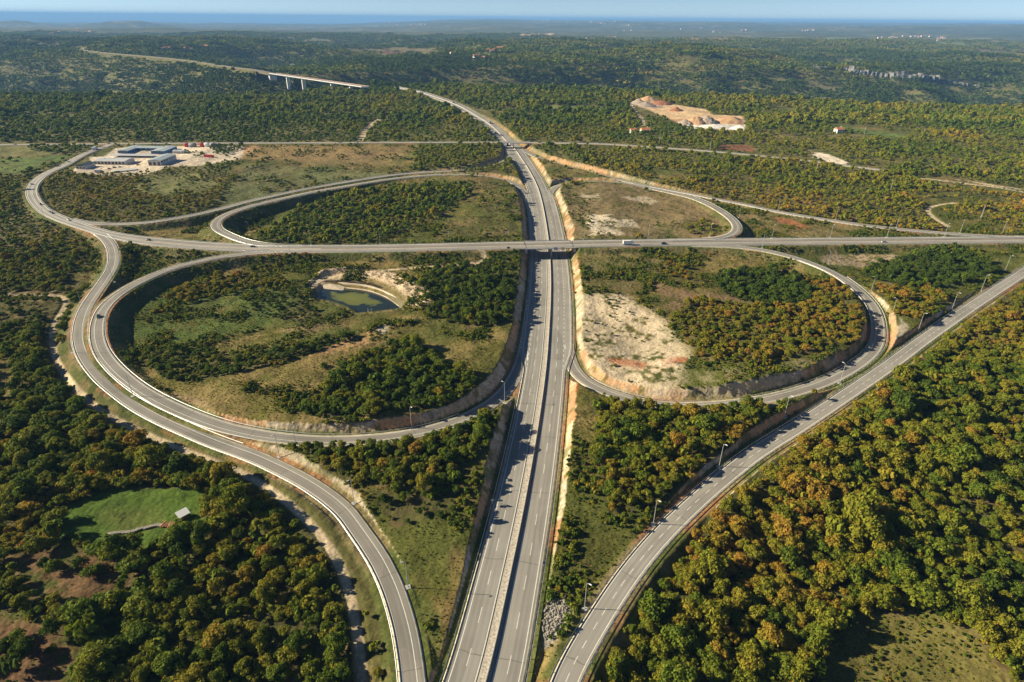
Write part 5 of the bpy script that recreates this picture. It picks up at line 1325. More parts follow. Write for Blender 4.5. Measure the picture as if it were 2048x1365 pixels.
roof_blue = noise_mat('blue_grey_roof', (0.30, 0.36, 0.38), (0.38, 0.44, 0.46), 0.1, rough=0.6); wall_blue = noise_mat('blue_wall', (0.10, 0.20, 0.38), (0.16, 0.27, 0.46), 0.2)
roof_grey = noise_mat('grey_sheet_roof', (0.42, 0.43, 0.44), (0.50, 0.51, 0.52), 0.1, rough=0.6); wall_pale = noise_mat('pale_wall', (0.55, 0.52, 0.46), (0.66, 0.63, 0.57), 0.2)
roof_dark = noise_mat('dark_roof', (0.06, 0.09, 0.10), (0.09, 0.12, 0.13), 0.2); roof_tile = noise_mat('terracotta_roof', (0.42, 0.15, 0.07), (0.55, 0.24, 0.12), 0.3); wall_white = noise_mat('white_wall', (0.66, 0.64, 0.58), (0.76, 0.74, 0.68), 0.2)
def bld(name, label, pxl, pxr, py_front, py_back, h, cat='building'):
    a, b_ = P2(pxl, py_front), P2(pxr, py_front); d_ = P2(0.5 * (pxl + pxr), py_back)[1] - a[1]
    c = (a + b_) / 2; r = empty(name, (c[0], c[1] + d_ / 2, gz(c[0], c[1] + d_ / 2))); tag(r, label, cat); return r, b_[0] - a[0], d_
r, w_, d_ = bld('office_block', 'low blue building with three wings and blue-grey roofs in the depot', 232, 330, 307, 297, 5)
k = w_ / 98.0
for x0, ww, y0, dd, wm in ((-36 * k, 20 * k, 0, d_, wall_blue), (0, 52 * k, d_ * 0.28, d_ * 0.4, wall_blue), (35 * k, 26 * k, 0, d_, wall_blue)):
    wall_box(r, ww, dd, 3.6, wm, x0, y0); gable(r, ww, dd, 3.6, 0.9, roof_blue, x0, y0, 0.7, 'y' if dd > ww else 'x'); windows(r, ww, dd, 1.2, 3.2, 5, x0, y0)
r, w_, d_ = bld('warehouse', 'long low grey shed with evenly spaced roof lights in the depot', 187, 251, 328, 321, 5)
wall_box(r, w_, d_, 4, wall_pale); gable(r, w_, d_, 4, 1.1, roof_grey); windows(r, w_, d_, 0.3, 3.2, 9, name='gate')
for kx in (-0.3, 0, 0.3):
    mb = MB(); mb.tube((kx * w_, 0, 4.9), (kx * w_, 0, 5.7), 0.45, n=8); mb.build('roof_vent', M['steel'], r)
r, w_, d_ = bld('warehouse', 'tall pale hall with a blue-grey roof casting a long shadow in the depot', 297, 323, 331, 318, 9)
wall_box(r, w_, d_, 6.5, wall_pale); gable(r, w_, d_, 6.5, 1.2, roof_blue, along='y'); windows(r, w_, d_, 0.4, 4.5, 3, name='gate'); windows(r, w_, d_, 3.6, 5.2, 6, side='right')
r, w_, d_ = bld('shed', 'small dark-roofed shed at the west gate of the depot', 152, 172, 338, 331, 4)
wall_box(r, w_, d_, 4, wall_pale); gable(r, w_, d_, 4, 2.0, roof_dark, along='y'); windows(r, w_, d_, 1, 2.6, 3)
r, w_, d_ = bld('loading_roof', 'flat grey canopy strip in the middle of the depot yard', 219, 308, 314.5, 311, 4, 'canopy')
mb = MB(); mb.box(-w_ / 2, w_ / 2, -d_ / 2, d_ / 2, 2.2, 2.5); mb.build('roof', roof_grey, r)
mb = MB()
for kx in np.linspace(-0.48, 0.48, 10):
    mb.box(kx * w_ - 0.12, kx * w_ + 0.12, -0.15, 0.15, -0.5, 2.2)
mb.build('post_row', M['steel'], r)
def tank(px, py, rad, h, col, label):
    p = P2(px, py); r = empty('storage_tank', (p[0], p[1], gz(p[0], p[1]))); tag(r, label, 'tank', 'storage tanks at the back of the depot')
    mb = MB(); mb.tube((0, 0, -0.4), (0, 0, h), rad, n=24); mb.build('shell', col, r)
    mb = MB(); mb.tube((0, 0, h), (0, 0, h + rad * 0.35), rad, rad * 0.15, n=24); mb.build('lid', col, r)
for px, rad, h, col, lab in ((374, 4, 6.5, redp, 'red storage tank, leftmost at the back of the depot'), (381, 3.5, 6, white, 'short white tank right of the leftmost red tank'), (388, 4, 7, greyp, 'grey tank between the two red tanks'), (405, 4, 7.5, redp, 'taller red storage tank at the back of the depot'), (415, 5, 7, white, 'white storage tank right of the taller red tank'), (427, 6, 6, silver, 'squat silver tank by the trees of the depot')):
    tank(px, 293, rad * 0.9, h * 0.62, col, lab)
for i, px in enumerate(np.linspace(350, 369, 5)):
    c = make_truck([silver, white, silver, bluep, white][i], [white, M['steel'], white, white, silver][i], 9); p = P2(px, 305)
    c.location = (p[0], p[1], gz(p[0], p[1]) + 0.02); c.rotation_euler.z = R(95); tag(c, ['silver truck', 'white-cabbed steel truck', 'silver-cabbed white truck', 'blue-cabbed truck', 'white-cabbed silver truck'][i] + ' parked in the row, number %s from the left of the depot row' % ['one', 'two', 'three', 'four', 'five'][i], 'truck', 'trucks parked in a row in the depot')
p = P2(418, 314); r = empty('shipping_container', (p[0], p[1], gz(p[0], p[1]))); r.rotation_euler.z = R(-15); tag(r, 'long red container by the hedge at the east side of the depot', 'container')
mb = MB(); mb.box(-7, 7, -1.4, 1.4, 0.1, 3.0)
for x in np.linspace(-6.8, 6.8, 30): mb.box(x - 0.1, x + 0.1, -1.47, -1.4, 0.2, 2.9)
mb.build('shell', redp, r); mb = MB(); mb.box(7.0, 7.08, -1.3, 1.3, 0.2, 2.9); mb.build('door', redp, r)
for px, py, col, lab in ((229, 335, blackp, 'dark car parked in front of the long grey shed'), (240, 334, silver, 'silver car parked in front of the long grey shed'), (219, 338, redp, 'red car parked alone in the depot yard'), (276, 329, redp, 'red machine-like car left of the tall pale hall'), (318, 303, white, 'white car by the blue building wing')):
    c = make_car(col); p = P2(px, py); c.location = (p[0], p[1], gz(p[0], p[1]) + 0.02); c.rotation_euler.z = R(20); tag(c, lab, 'car', 'cars parked in the depot')
p = P2(199, 345); c = make_truck(greyp, silver, 10); c.location = (p[0], p[1], gz(p[0], p[1])); tag(c, 'grey flatbed truck parked at the near edge of the depot', 'truck')
p = P2(248, 341); r = empty('material_stack', (p[0], p[1], gz(p[0], p[1]))); r.rotation_euler.z = R(35); tag(r, 'pale stack of sheets lying diagonally in the depot yard', 'stack')
mb = MB()
for k in range(4): mb.box(-13, 13, -4.5 + k * 2.3, -2.8 + k * 2.3, 0, 1.2 + 0.2 * (k % 2))
mb.build('sheet_pile', M['white_concrete'], r)

# the white-roofed hut, wall and timber by the green meadow
p = hit(368, 1035); r = empty('field_hut', (p[0], p[1], p[2])); r.rotation_euler.z = R(50); r.scale = (0.8, 0.8, 0.8); tag(r, 'small hut with a white tin roof at the edge of the bright meadow', 'hut')
wall_box(r, 3.6, 3.2, 2.3, noise_mat('brick_wall', (0.22, 0.10, 0.06), (0.35, 0.18, 0.11), 2.0))
mb = MB(); mb.loft([[(-2.6, -2.1, 2.3), (2.6, -2.1, 2.3), (2.6, -2.1, 2.42), (-2.6, -2.1, 2.42)], [(-2.6, 2.1, 3.2), (2.6, 2.1, 3.2), (2.6, 2.1, 3.32), (-2.6, 2.1, 3.32)]]); mb.build('roof', white, r)
def stone_wall(pts, label, h=0.8, w_=0.6):
    Q = catmull([hit(a, b_) for a, b_ in pts], 0.7); t, n = frame(Q); rr = random.Random(3)
    mb = MB()
    for k, (p, nn) in enumerate(zip(Q, n)):
        z = gz(p[0], p[1])
        for lay in range(2):
            for o in (-0.25, 0.25):
                s = 0.28 + rr.random() * 0.16; x = p[0] + nn[0] * o + rr.uniform(-.1, .1); y = p[1] + nn[1] * o + rr.uniform(-.1, .1); zz = z - 0.1 + lay * h * 0.45
                mb.box(x - s, x + s, y - s, y + s, zz, zz + h * (0.45 + 0.12 * rr.random()))
    o = mb.build('stone_wall', noise_mat('dry_stone', (0.20, 0.18, 0.15), (0.36, 0.33, 0.28), 1.5)); tag(o, label, 'stone wall')
stone_wall([(218, 1070), (240, 1067), (265, 1065), (285, 1058)], 'dry stone wall along the near side of the bright meadow')
stone_wall([(290, 1058), (310, 1053), (330, 1052), (350, 1050)], 'stone and rubble wall beside the field hut')
p = hit(335, 1052); r = empty('log_pile', (p[0], p[1], p[2])); tag(r, 'orange-brown timber and sheet pile beside the rubble wall', 'pile')
mb = MB(); rr = random.Random(5)
for k in range(5): mb.tube((-2 + k * 0.9, rr.uniform(-1.5, -1), 0.3 + 0.3 * rr.random()), (-1 + k * 0.9, rr.uniform(0.6, 1.6), 0.5 + 0.5 * rr.random()), 0.28, n=8)
mb.build('log_stack', noise_mat('orange_timber', (0.45, 0.2, 0.08), (0.6, 0.32, 0.16), 1.0), r)

def make_house(w_=13, d_=10, h=6, seed=0, wall=None):
    r = empty('house', (0, 0, 0)); wall_box(r, w_, d_, h, wall or wall_white); rf = gable(r, w_, d_, h, 3.0, roof_tile); windows(r, w_, d_, 3.6, 5.0, 3); windows(r, w_, d_, 0.8, 2.2, 3)
    mb = MB(); mb.box(w_ * 0.2, w_ * 0.2 + 0.8, 0.6, 1.5, h + 1, h + 4); ch_ = mb.build('chimney', wall_white, rf)
    return r
hp = make_house()
VILL = [('village on the right-hand plateau', [(1757,76),(1765,75),(1779,75.5),(1785,74),(1792,76),(1806,72.5),(1822,73.5),(1832,73),(1838,74.5),(1844,73),(1860,73.5),(1876,77),(1884,75.5),(1888,77),(1876,82)]),
 ('hamlet beyond the canyon in the middle', [(951,114),(957,112),(967,116.5),(976,102),(984,104),(989,101),(999,98),(1004,97),(1011,96),(1018,97.5),(905,108)]),
 ('white hamlet left of the middle distance', [(324,98.5),(331,97),(338,97),(368,99.5),(413,94.5),(380,100)]),
 ('scattered hamlet far beyond the canyon', [(1174,77),(1183,77.5),(1216,75),(1225,74.5),(1232,75)]),
 ('hill village near the horizon, left of centre', [(775,47),(781,46.5),(787,46),(795,50),(822,51),(829,49),(836,49),(842,49),(850,49.5)]),
 ('white village near the horizon, right of centre', [(1080,41),(1087,41.5),(1095,42),(1134,43),(1182,44.5),(1202,47),(1210,48),(1231,43),(1259,50.5),(1248,61.5),(1263,61)]),
 ('white farms on the far plateau, right of centre', [(1363,58),(1402,56),(1427,64),(1440,65),(1485,61),(1493,60)]),
 ('pale row of houses on the right of the far plateau', [(1605,61.5),(1612,61.5),(1618,61),(1626,60.5)]),
 ('pale houses on the left near the sea', [(104,68),(119,65),(150,64),(155,63.5),(181,64),(191,64)])]
ORD = ['first', 'second', 'third', 'fourth', 'fifth', 'sixth', 'seventh', 'eighth', 'ninth', 'tenth', 'eleventh', 'twelfth', 'thirteenth', 'fourteenth', 'fifteenth', 'sixteenth']
first = True
for vn_, pts in VILL:
    for i, (px, py) in enumerate(sorted(pts)):
        o = hp if first else copy_tree(hp); first = False
        p = hit(px, py + 1.0); o.location = (float(p[0]), float(p[1]), float(p[2]) - 0.5); D = np.hypot(p[0], p[1])
        s = 1.0 + 0.5 * random.random() + max(0, (D - 4000) / 9000); o.scale = (s * random.uniform(0.9, 1.5), s, s)
        o.rotation_euler.z = random.uniform(-0.6, 0.6)
        tag(o, '%s house from left, %s' % (ORD[i], vn_), 'house', 'houses of the ' + vn_)
for px, py, lab, s in ((1677, 266, 'lone white house at the left end of the long green meadow', 1.0), (1975, 243, 'lone pale house among the woods on the right', 0.9), (1266, 266, 'small white ruin in the wood below the quarry', 0.8), (1290, 268, 'pale flat-fronted house beside the pole below the quarry', 1.1), (545, 142, 'low farmhouse with a dark flat shape at the west end of the viaduct', 1.3)):
    o = copy_tree(hp); p = hit(px, py); o.location = [float(v) for v in p]; o.scale = (s, s, s); tag(o, lab, 'house'); 
    if 'group' in o: del o['group']

# quarry heaps, stone heap
def heap(px, py, rx, ry, h, col, label, name='spoil_heap', seed=1, n=26):
    p = hit(px, py); u = np.linspace(-1, 1, n); X, Y = np.meshgrid(u, u); rr_ = np.hypot(X, Y)
    ang = np.arctan2(Y, X)
    Z = np.clip(1 - rr_ ** 1.2, 0, 1) * (0.7 + 0.6 * fbm(X * 2.2 + seed * 7, Y * 2.2, seed, 4)) * h + (fbm(X * 8 + seed, Y * 8, seed + 3, 3) - 0.5) * h * 0.25 * (rr_ < 0.95)
    Z = np.where(rr_ > 0.98, -2.0, Z)
    V = np.stack([X * rx, Y * ry, Z], -1).reshape(-1, 3); idx = np.arange(n * n).reshape(n, n)
    f = np.stack([idx[:-1, :-1], idx[:-1, 1:], idx[1:, 1:], idx[1:, :-1]], -1).reshape(-1, 4)
    o = mesh_obj(name, V, f, col); o.location = [float(v) for v in p]; tag(o, label, 'heap'); return o
sp_o = noise_mat('orange_spoil', (0.42, 0.24, 0.12), (0.56, 0.37, 0.22), 0.08); sp_g = noise_mat('grey_spoil', (0.30, 0.24, 0.18), (0.46, 0.38, 0.3), 0.08); sp_r = noise_mat('red_spoil', (0.30, 0.12, 0.06), (0.38, 0.17, 0.09), 0.1); sp_w = noise_mat('white_rock', (0.62, 0.58, 0.52), (0.86, 0.82, 0.76), 0.15)
heap(1297, 205, 32, 34, 15, sp_o, 'tall orange spoil heap at the back left of the quarry', seed=2)
heap(1278, 207, 20, 24, 9, sp_g, 'low grey spoil heap, leftmost in the quarry', seed=3)
heap(1322, 208, 26, 26, 8, sp_r, 'reddish rubble heap in front of the orange one in the quarry', seed=4)
heap(1292, 212, 24, 20, 9, sp_g, 'brown spoil heap near the left entrance of the quarry', seed=5)
heap(1352, 222, 16, 12, 7, sp_r, 'small dark red heap in the middle of the quarry floor', seed=6)
heap(1392, 246, 22, 26, 13, sp_o, 'big orange slope of excavated earth at the quarry pit, left', seed=7)
heap(1412, 246, 22, 26, 14, sp_g, 'dark brown pointed heap in the quarry pit', seed=8)
heap(1462, 246, 40, 26, 12, sp_o, 'orange earth bank on the right of the quarry pit', seed=9)
heap(1370, 248, 16, 20, 8, sp_g, 'grey boulder heap at the left edge of the quarry pit', seed=10)
heap(1430, 254, 30, 18, 4, sp_w, 'bright white rock pile at the front of the quarry pit', seed=11)
heap(1480, 258, 18, 16, 6, sp_w, 'bright white rock face at the right front of the quarry', seed=12)

def cliffs():
    """pale cliff towers along the far rim"""
    rr = random.Random(11)
    pts = [(1692,139),(1703,143),(1712,146),(1722,148),(1732,149),(1742,150),(1752,151),(1762,152),(1772,152.5),(1782,152.5),(1793,153),(1805,154),(1817,155),(1828,156),(1838,157),(1850,158),(1862,160),(1872,161),(1885,162),(1897,164),(1908,166),(1922,168),(1935,170),(1952,172),(1612,129),(1630,131),(1638,133),(1650,132)]
    proto = []
    for k in range(5):
        n = 9; secs = []
        for z in np.linspace(-10, 26, 6):
            ring = []
            for i in range(n):
                a = 2 * math.pi * i / n
                q = 1 + 0.25 * math.sin(3 * a + k) + rr.uniform(-0.14, 0.14)
                tz = 1 - 0.25 * max(0, (z - 10) / 16)
                ring.append((13 * q * tz * math.cos(a), 10 * q * tz * math.sin(a), z + rr.uniform(-1, 1)))
            secs.append(ring)
        mb = MB(); mb.loft(secs); proto.append(mb)
    cm = noise_mat('grey_limestone', (0.10, 0.10, 0.105), (0.26, 0.25, 0.235), 0.08, stretch=(1, 1, 0.3), bump=0.5)
    made = []
    for i, (px, py) in enumerate(pts):
        if i < 5: o = proto[i].build('rock_outcrop', cm); made.append(o)
        else:
            o = made[i % 5].copy(); C.objects.link(o)
        p = hit(px, py + 3); big = 0.9 if 1700 < px < 1880 else 0.5
        if px < 1660: big = 0.2
        o.location = (float(p[0]), float(p[1]), float(p[2])); o.scale = (1.0, 1, big * rr.uniform(0.6, 1.15)); o.rotation_euler.z = rr.uniform(0, 6)
        tag(o, '%s grey limestone crag counted from the left along the far canyon rim' % (ORD + ['seventeenth', 'eighteenth', 'nineteenth', 'twentieth', 'twenty-first', 'twenty-second', 'twenty-third', 'twenty-fourth', 'twenty-fifth', 'twenty-sixth', 'twenty-seventh', 'twenty-eighth'])[(i + 4) % 28], 'rock', 'limestone crags along the canyon rim')
cliffs()
def stones(name, poly_px, n, s0, s1, label):
    P = wpoly(poly_px, -2); xs = [a for a, b_ in P]; ys_ = [b_ for a, b_ in P]; rr = random.Random(4); mb = MB(); c = 0
    while c < n:
        x = rr.uniform(min(xs), max(xs)); y = rr.uniform(min(ys_), max(ys_))
        if not inpoly(np.array([x]), np.array([y]), P)[0]: continue
        s = rr.uniform(s0, s1); z = gz(x, y); q = [[(x + s * rr.uniform(.7, 1.1) * math.cos(a + k) * w__, y + s * rr.uniform(.7, 1.1) * math.sin(a + k) * w__, z + h_ * s) for a in np.linspace(0, 2 * math.pi, 6)[:-1]] for k, (h_, w__) in enumerate(((-0.3, 0.9), (0.4, 1.0), (0.9, 0.5)))]
        mb.loft(q); c += 1
    o = mb.build(name, sp_w2); tag(o, label, 'stones', kind='stuff')
sp_w2 = noise_mat('pale_stone', (0.22, 0.195, 0.16), (0.40, 0.36, 0.30), 0.7)
stones('rubble', [(1095,1195),(1130,1186),(1141,1204),(1122,1240),(1090,1275),(1084,1240)], 420, 0.2, 0.5, 'heap of pale broken stones beside the curving right ramp')
stones('rubble', [(1275,1290),(1300,1270),(1296,1330),(1280,1365),(1260,1365)], 160, 0.2, 0.5, 'pale stones at the foot of the right-hand wood')
# ------------------------------------------------------------------ trees
def leaf_mat():
    mt, t, b = new_mat('autumn_leaves')
    a = t.nodes.new('ShaderNodeAttribute'); a.attribute_type = 'INSTANCER'; a.attribute_name = 'tint'
    lv = t.nodes.new('ShaderNodeAttribute'); lv.attribute_name = 'lv'
    n = t.nodes.new('ShaderNodeTexNoise'); n.inputs['Scale'].default_value = 0.22; n.inputs['Detail'].default_value = 3
    g = t.nodes.new('ShaderNodeNewGeometry'); t.links.new(g.outputs['Position'], n.inputs['Vector'])
    # tint 0..1: dark green, green, olive, ochre, rust
    rp = t.nodes.new('ShaderNodeValToRGB'); el = rp.color_ramp.elements
    el[0].position = 0.0; el[0].color = (0.034, 0.053, 0.006, 1)
    el[1].position = 1.0; el[1].color = (0.190, 0.102, 0.018, 1)
    for p, c in ((0.22, (0.060, 0.086, 0.008)), (0.42, (0.094, 0.102, 0.009)), (0.60, (0.122, 0.113, 0.011)), (0.80, (0.160, 0.115, 0.013))):
        e = el.new(p); e.color = (*c, 1)
    m1 = t.nodes.new('ShaderNodeMath'); m1.operation = 'MULTIPLY_ADD'; m1.inputs[1].default_value = 0.30; t.links.new(lv.outputs['Fac'], m1.inputs[0]); t.links.new(a.outputs['Fac'], m1.inputs[2])
    m2 = t.nodes.new('ShaderNodeMath'); m2.operation = 'MULTIPLY_ADD'; m2.inputs[1].default_value = 0.5; t.links.new(n.outputs[0], m2.inputs[0]); t.links.new(m1.outputs[0], m2.inputs[2])
    m3 = t.nodes.new('ShaderNodeMath'); m3.operation = 'SUBTRACT'; m3.inputs[1].default_value = 0.47; t.links.new(m2.outputs[0], m3.inputs[0])
    t.links.new(m3.outputs[0], rp.inputs[0])
    sc_ = t.nodes.new('ShaderNodeMapRange'); sc_.clamp = False; sc_.inputs[3].default_value = 1.5; sc_.inputs[4].default_value = 2.45; t.links.new(lv.outputs['Fac'], sc_.inputs[0])
    vm = t.nodes.new('ShaderNodeVectorMath'); vm.operation = 'SCALE'; t.links.new(rp.outputs[0], vm.inputs[0]); t.links.new(sc_.outputs[0], vm.inputs['Scale'])
    t.links.new(vm.outputs[0], b.inputs['Base Color']); b.inputs['Roughness'].default_value = 0.75; b.inputs['Specular IOR Level'].default_value = 0.12
    tl = t.nodes.new('ShaderNodeBsdfTranslucent'); mx = t.nodes.new('ShaderNodeMixShader'); mx.inputs[0].default_value = 0.33
    t.links.new(vm.outputs[0], tl.inputs[0]); t.links.new(b.outputs[0], mx.inputs[1]); t.links.new(tl.outputs[0], mx.inputs[2])
    t.links.new(mx.outputs[0], t.nodes['Material Output'].inputs[0])
    return mt
M['leaf'] = leaf_mat(); M['bark'] = noise_mat('bark', (0.10, 0.075, 0.05), (0.17, 0.13, 0.09), 3.0)
def crown_mesh(seed, nl, per, leaf, wide=1.0, flat=0.8, core=True):
    """leaf clumps on the surfaces of several lobes; unit: crown radius about 1, centre of the crown at z = 1"""
    g = np.random.default_rng(seed); V = []; LV = []
    lob = []
    for k in range(nl):
        a = g.uniform(0, 2 * math.pi); rr = math.sqrt(g.uniform(0, 1)) * 0.66 * wide; z = 0.95 + g.uniform(-0.35, 0.42) * flat * (1.25 - rr)
        lob.append((rr * math.cos(a), rr * math.sin(a), z, g.uniform(0.17, 0.40)))
    lob.append((0, 0, 0.95 + 0.3 * flat, 0.38))
    for lx, ly, lz, lr in lob:
        n = int(per * (lr / 0.4) ** 2)
        d = g.normal(size=(n, 3)); d /= np.linalg.norm(d, axis=1)[:, None]
        d[:, 2] = np.where(d[:, 2] < -0.5, -d[:, 2], d[:, 2])
        r = lr * g.uniform(0.80, 1.10, n)
        c = np.array([lx, ly, lz]) + d * r[:, None] * np.array([1, 1, 0.85])
        nn = d + g.normal(size=(n, 3)) * 0.34; nn /= np.linalg.norm(nn, axis=1)[:, None]
        u = np.cross(nn, g.normal(size=(n, 3))); u /= np.linalg.norm(u, axis=1)[:, None]; v = np.cross(nn, u)
        s = leaf * g.uniform(0.55, 1.3, n)[:, None]
        bend = nn * s * 0.35
        q = np.stack([c - u * s - v * s * 0.7, c + u * s * 0.9 - v * s * 0.8 + bend, c + u * s + v * s * 0.8, c - u * s * 0.8 + v * s * 0.9 - bend], 1)
        V.append(q.reshape(-1, 3)); LV.append(np.repeat(g.uniform(0, 1, n) * 0.6 + g.uniform(0, 0.4), 4))
    V = np.concatenate(V); LV = np.concatenate(LV)
    F_ = np.arange(len(V)).reshape(-1, 4)
    if core:   # dark twiggy inside: smaller leafless shells so the light does not pass straight through
        pass
    return V, F_, LV
def crown_obj(name, V, F_, LV, parent=None, link=True, extra=None):
    mi = np.zeros(len(F_), int)
    if extra is not None:
        ev, ef = extra; F_ = np.concatenate([F_, ef + len(V)]); mi = np.concatenate([mi, np.ones(len(ef), int)]); V = np.concatenate([V, ev]); LV = np.concatenate([LV, np.zeros(len(ev))])
    o = mesh_obj(name, V, F_, [M['leaf'], M['bark']] if extra is not None else [M['leaf']], parent, mi, link=link)
    at_ = o.data.attributes.new('lv', 'FLOAT', 'POINT'); at_.data.foreach_set('value', LV.astype(np.float32))
    return o
def trunk_geo(seed, quads=True):
    g = np.random.default_rng(seed); V = []; F_ = []
    def limb(a, b_, ra, rb, n=6):
        a = Vector(a); b_ = Vector(b_); q = (b_ - a).normalized().to_track_quat('Z', 'Y'); base_ = len(V)
        for p, r in ((a, ra), (b_, rb)):
            for k in range(n):
                t_ = 2 * math.pi * k / n; V.append(tuple(p + q @ Vector((r * math.cos(t_), r * math.sin(t_), 0))))
        for k in range(n): F_.append((base_ + k, base_ + (k + 1) % n, base_ + n + (k + 1) % n, base_ + n + k))
    top = (g.uniform(-.06, .06), g.uniform(-.06, .06), 0.55)
    limb((0, 0, -0.15), top, 0.055, 0.04)
    for k in range(5):
        a = 2 * math.pi * k / 5 + g.uniform(-.4, .4); limb(top, (0.5 * math.cos(a), 0.5 * math.sin(a), g.uniform(0.85, 1.15)), 0.032, 0.012, 5)
    limb(top, (0, 0, 1.25), 0.035, 0.012, 5)
    return np.array(V), np.array(F_)
def link_hidden(o): return o
# detailed kinds for the near trees
NP = 7
near_c = [crown_mesh(100 + k, 24 + 3 * (k % 3), 100, 0.060, 1.15, [0.8, 1.1, 0.65][k % 3]) for k in range(NP)]
trunks = [trunk_geo(50 + k) for k in range(3)]
near_me = []
tr_me = []
for k in range(NP):
    o = crown_obj('tree_crown_shape', *near_c[k], link=False); near_me.append(o.data)
for k in range(3):
    o = mesh_obj('tree_trunk_shape', trunks[k][0], trunks[k][1], M['bark'], link=False); tr_me.append(o.data)
protos = []          # unlinked sources for the wood masses
for k in range(6): protos.append(crown_obj('wood_source', *near_c[k], link=False, extra=trunks[k % 3]))
for k in range(5):
    V_, F2_, L_ = crown_mesh(200 + k, 12, 36, 0.125, 1.0, 0.8); protos.append(crown_obj('wood_source', V_, F2_, L_ * 0.8 + 0.5, link=False))
def clump(seed, n, spread, nl, per, leaf):
    g = np.random.default_rng(seed); A_, B_, C_ = [], [], []; off = 0
    for k in range(n):
        V, F_, L = crown_mesh(seed * 31 + k, nl, per, leaf)
        s = g.uniform(0.65, 1.15) ; a = g.uniform(0, 6.28); r = spread * math.sqrt(g.uniform(0, 1))
        V = V * s * np.array([1, 1, 0.95]) + np.array([r * math.cos(a), r * math.sin(a), -0.25]); A_.append(V); B_.append(F_ + off); C_.append(np.clip(L * 0.7 + g.uniform(-0.4, 0.9), -0.4, 1.3) + 0.08); off += len(V)
    return np.concatenate(A_), np.concatenate(B_), np.concatenate(C_)
for k in range(4): protos.append(crown_obj('wood_source', *clump(300 + k, 15, 4.2, 4, 9, 0.22), link=False))
for k in range(3): protos.append(crown_obj('scrub_source', *crown_mesh(400 + k, 5, 26, 0.16, 1.1, 0.5), link=False))

def visible(x, y, z, pad=150):
    q = np.stack([x, y, z - CAMZ], -1); dz = q @ fw
    px = 1024 + F * (q @ rt) / np.maximum(dz, 1); py = 682.5 - F * (q @ up) / np.maximum(dz, 1)
    return (dz > 5) & (px > -pad * 1.6) & (px < 2048 + pad) & (py > -200) & (py < 1365 + pad * 1.5), px, py
def scatter(y0, y1, sp, seed, xm=None):
    """jittered grid of ground points inside the view"""
    g = np.random.default_rng(seed)
    yy = np.arange(y0, y1, sp * 0.87)
    X = []; Y = []
    for i, y in enumerate(yy):
        h = 160 + 0.90 * y
        x = np.arange(-h, h, sp) + (i % 2) * sp / 2
        X.append(x + g.uniform(-0.42, 0.42, len(x)) * sp); Y.append(np.full(len(x), y) + g.uniform(-0.42, 0.42, len(x)) * sp)
    return np.concatenate(X), np.concatenate(Y), g
PX = []; 
def gather(y0, y1, sp, seed, pr, rad, margin, near=False, kind=0):
    x, y, g = scatter(y0, y1, sp, seed)
    z, inf = terrain(x, y, True)
    v, px, py = visible(x, y, z + 3)
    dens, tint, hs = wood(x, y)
    s = rad * hs * (0.52 + 0.72 * g.uniform(0, 1, len(x)) ** 1.5 + 0.6 * (g.uniform(0, 1, len(x)) > 0.92))
    keep = v & (g.uniform(0, 1, len(x)) < dens) & (inf['d'] > margin + s * 0.75) & (inf['dtr'] > 0.5 + s * 0.6)
    keep &= ~((inf['cut'] > 0) & (inf['d'] < 7.0))
    # unseen far sides and the reservoir
    pd = np.full(x.shape, 99.0); mk = (np.abs(x + 100) < 160) & (y > 300) & (y < 560)
    if mk.any(): pd[mk] = polydist(x[mk], y[mk], PONDW)
    keep &= pd > 4
    if y1 > 1900:
        fq = resample(FQ, 25)
        dq = np.full(x.shape, 999.0)
        for fx_, fy_, _ in fq:
            m_ = (np.abs(x - fx_) < 130) & (np.abs(y - fy_) < 160)
            if m_.any(): dq[m_] = np.minimum(dq[m_], np.hypot(x[m_] - fx_, np.where(y[m_] < fy_, (y[m_] - fy_) / 2.8, y[m_] - fy_)))
        keep &= dq > 17
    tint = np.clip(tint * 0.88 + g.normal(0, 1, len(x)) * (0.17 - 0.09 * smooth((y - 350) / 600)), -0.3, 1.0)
    idx_ = g.integers(pr[0], pr[1], len(x))
    return np.stack([x, y, z - 0.15 * s, s, tint, idx_, g.uniform(0, 6.28, len(x)), px, py], 1)[keep]
T1 = gather(40, 470, 4.25, 1, (0, 6), 3.35, 3.5)
T2 = gather(470, 1150, 6.2, 2, (6, 11), 4.0, 3.5)
T3 = gather(1150, 2200, 8.5, 3, (6, 11), 5.4, 6)
T4 = gather(2200, 7000, 26, 4, (11, 15), 6.2, 10)
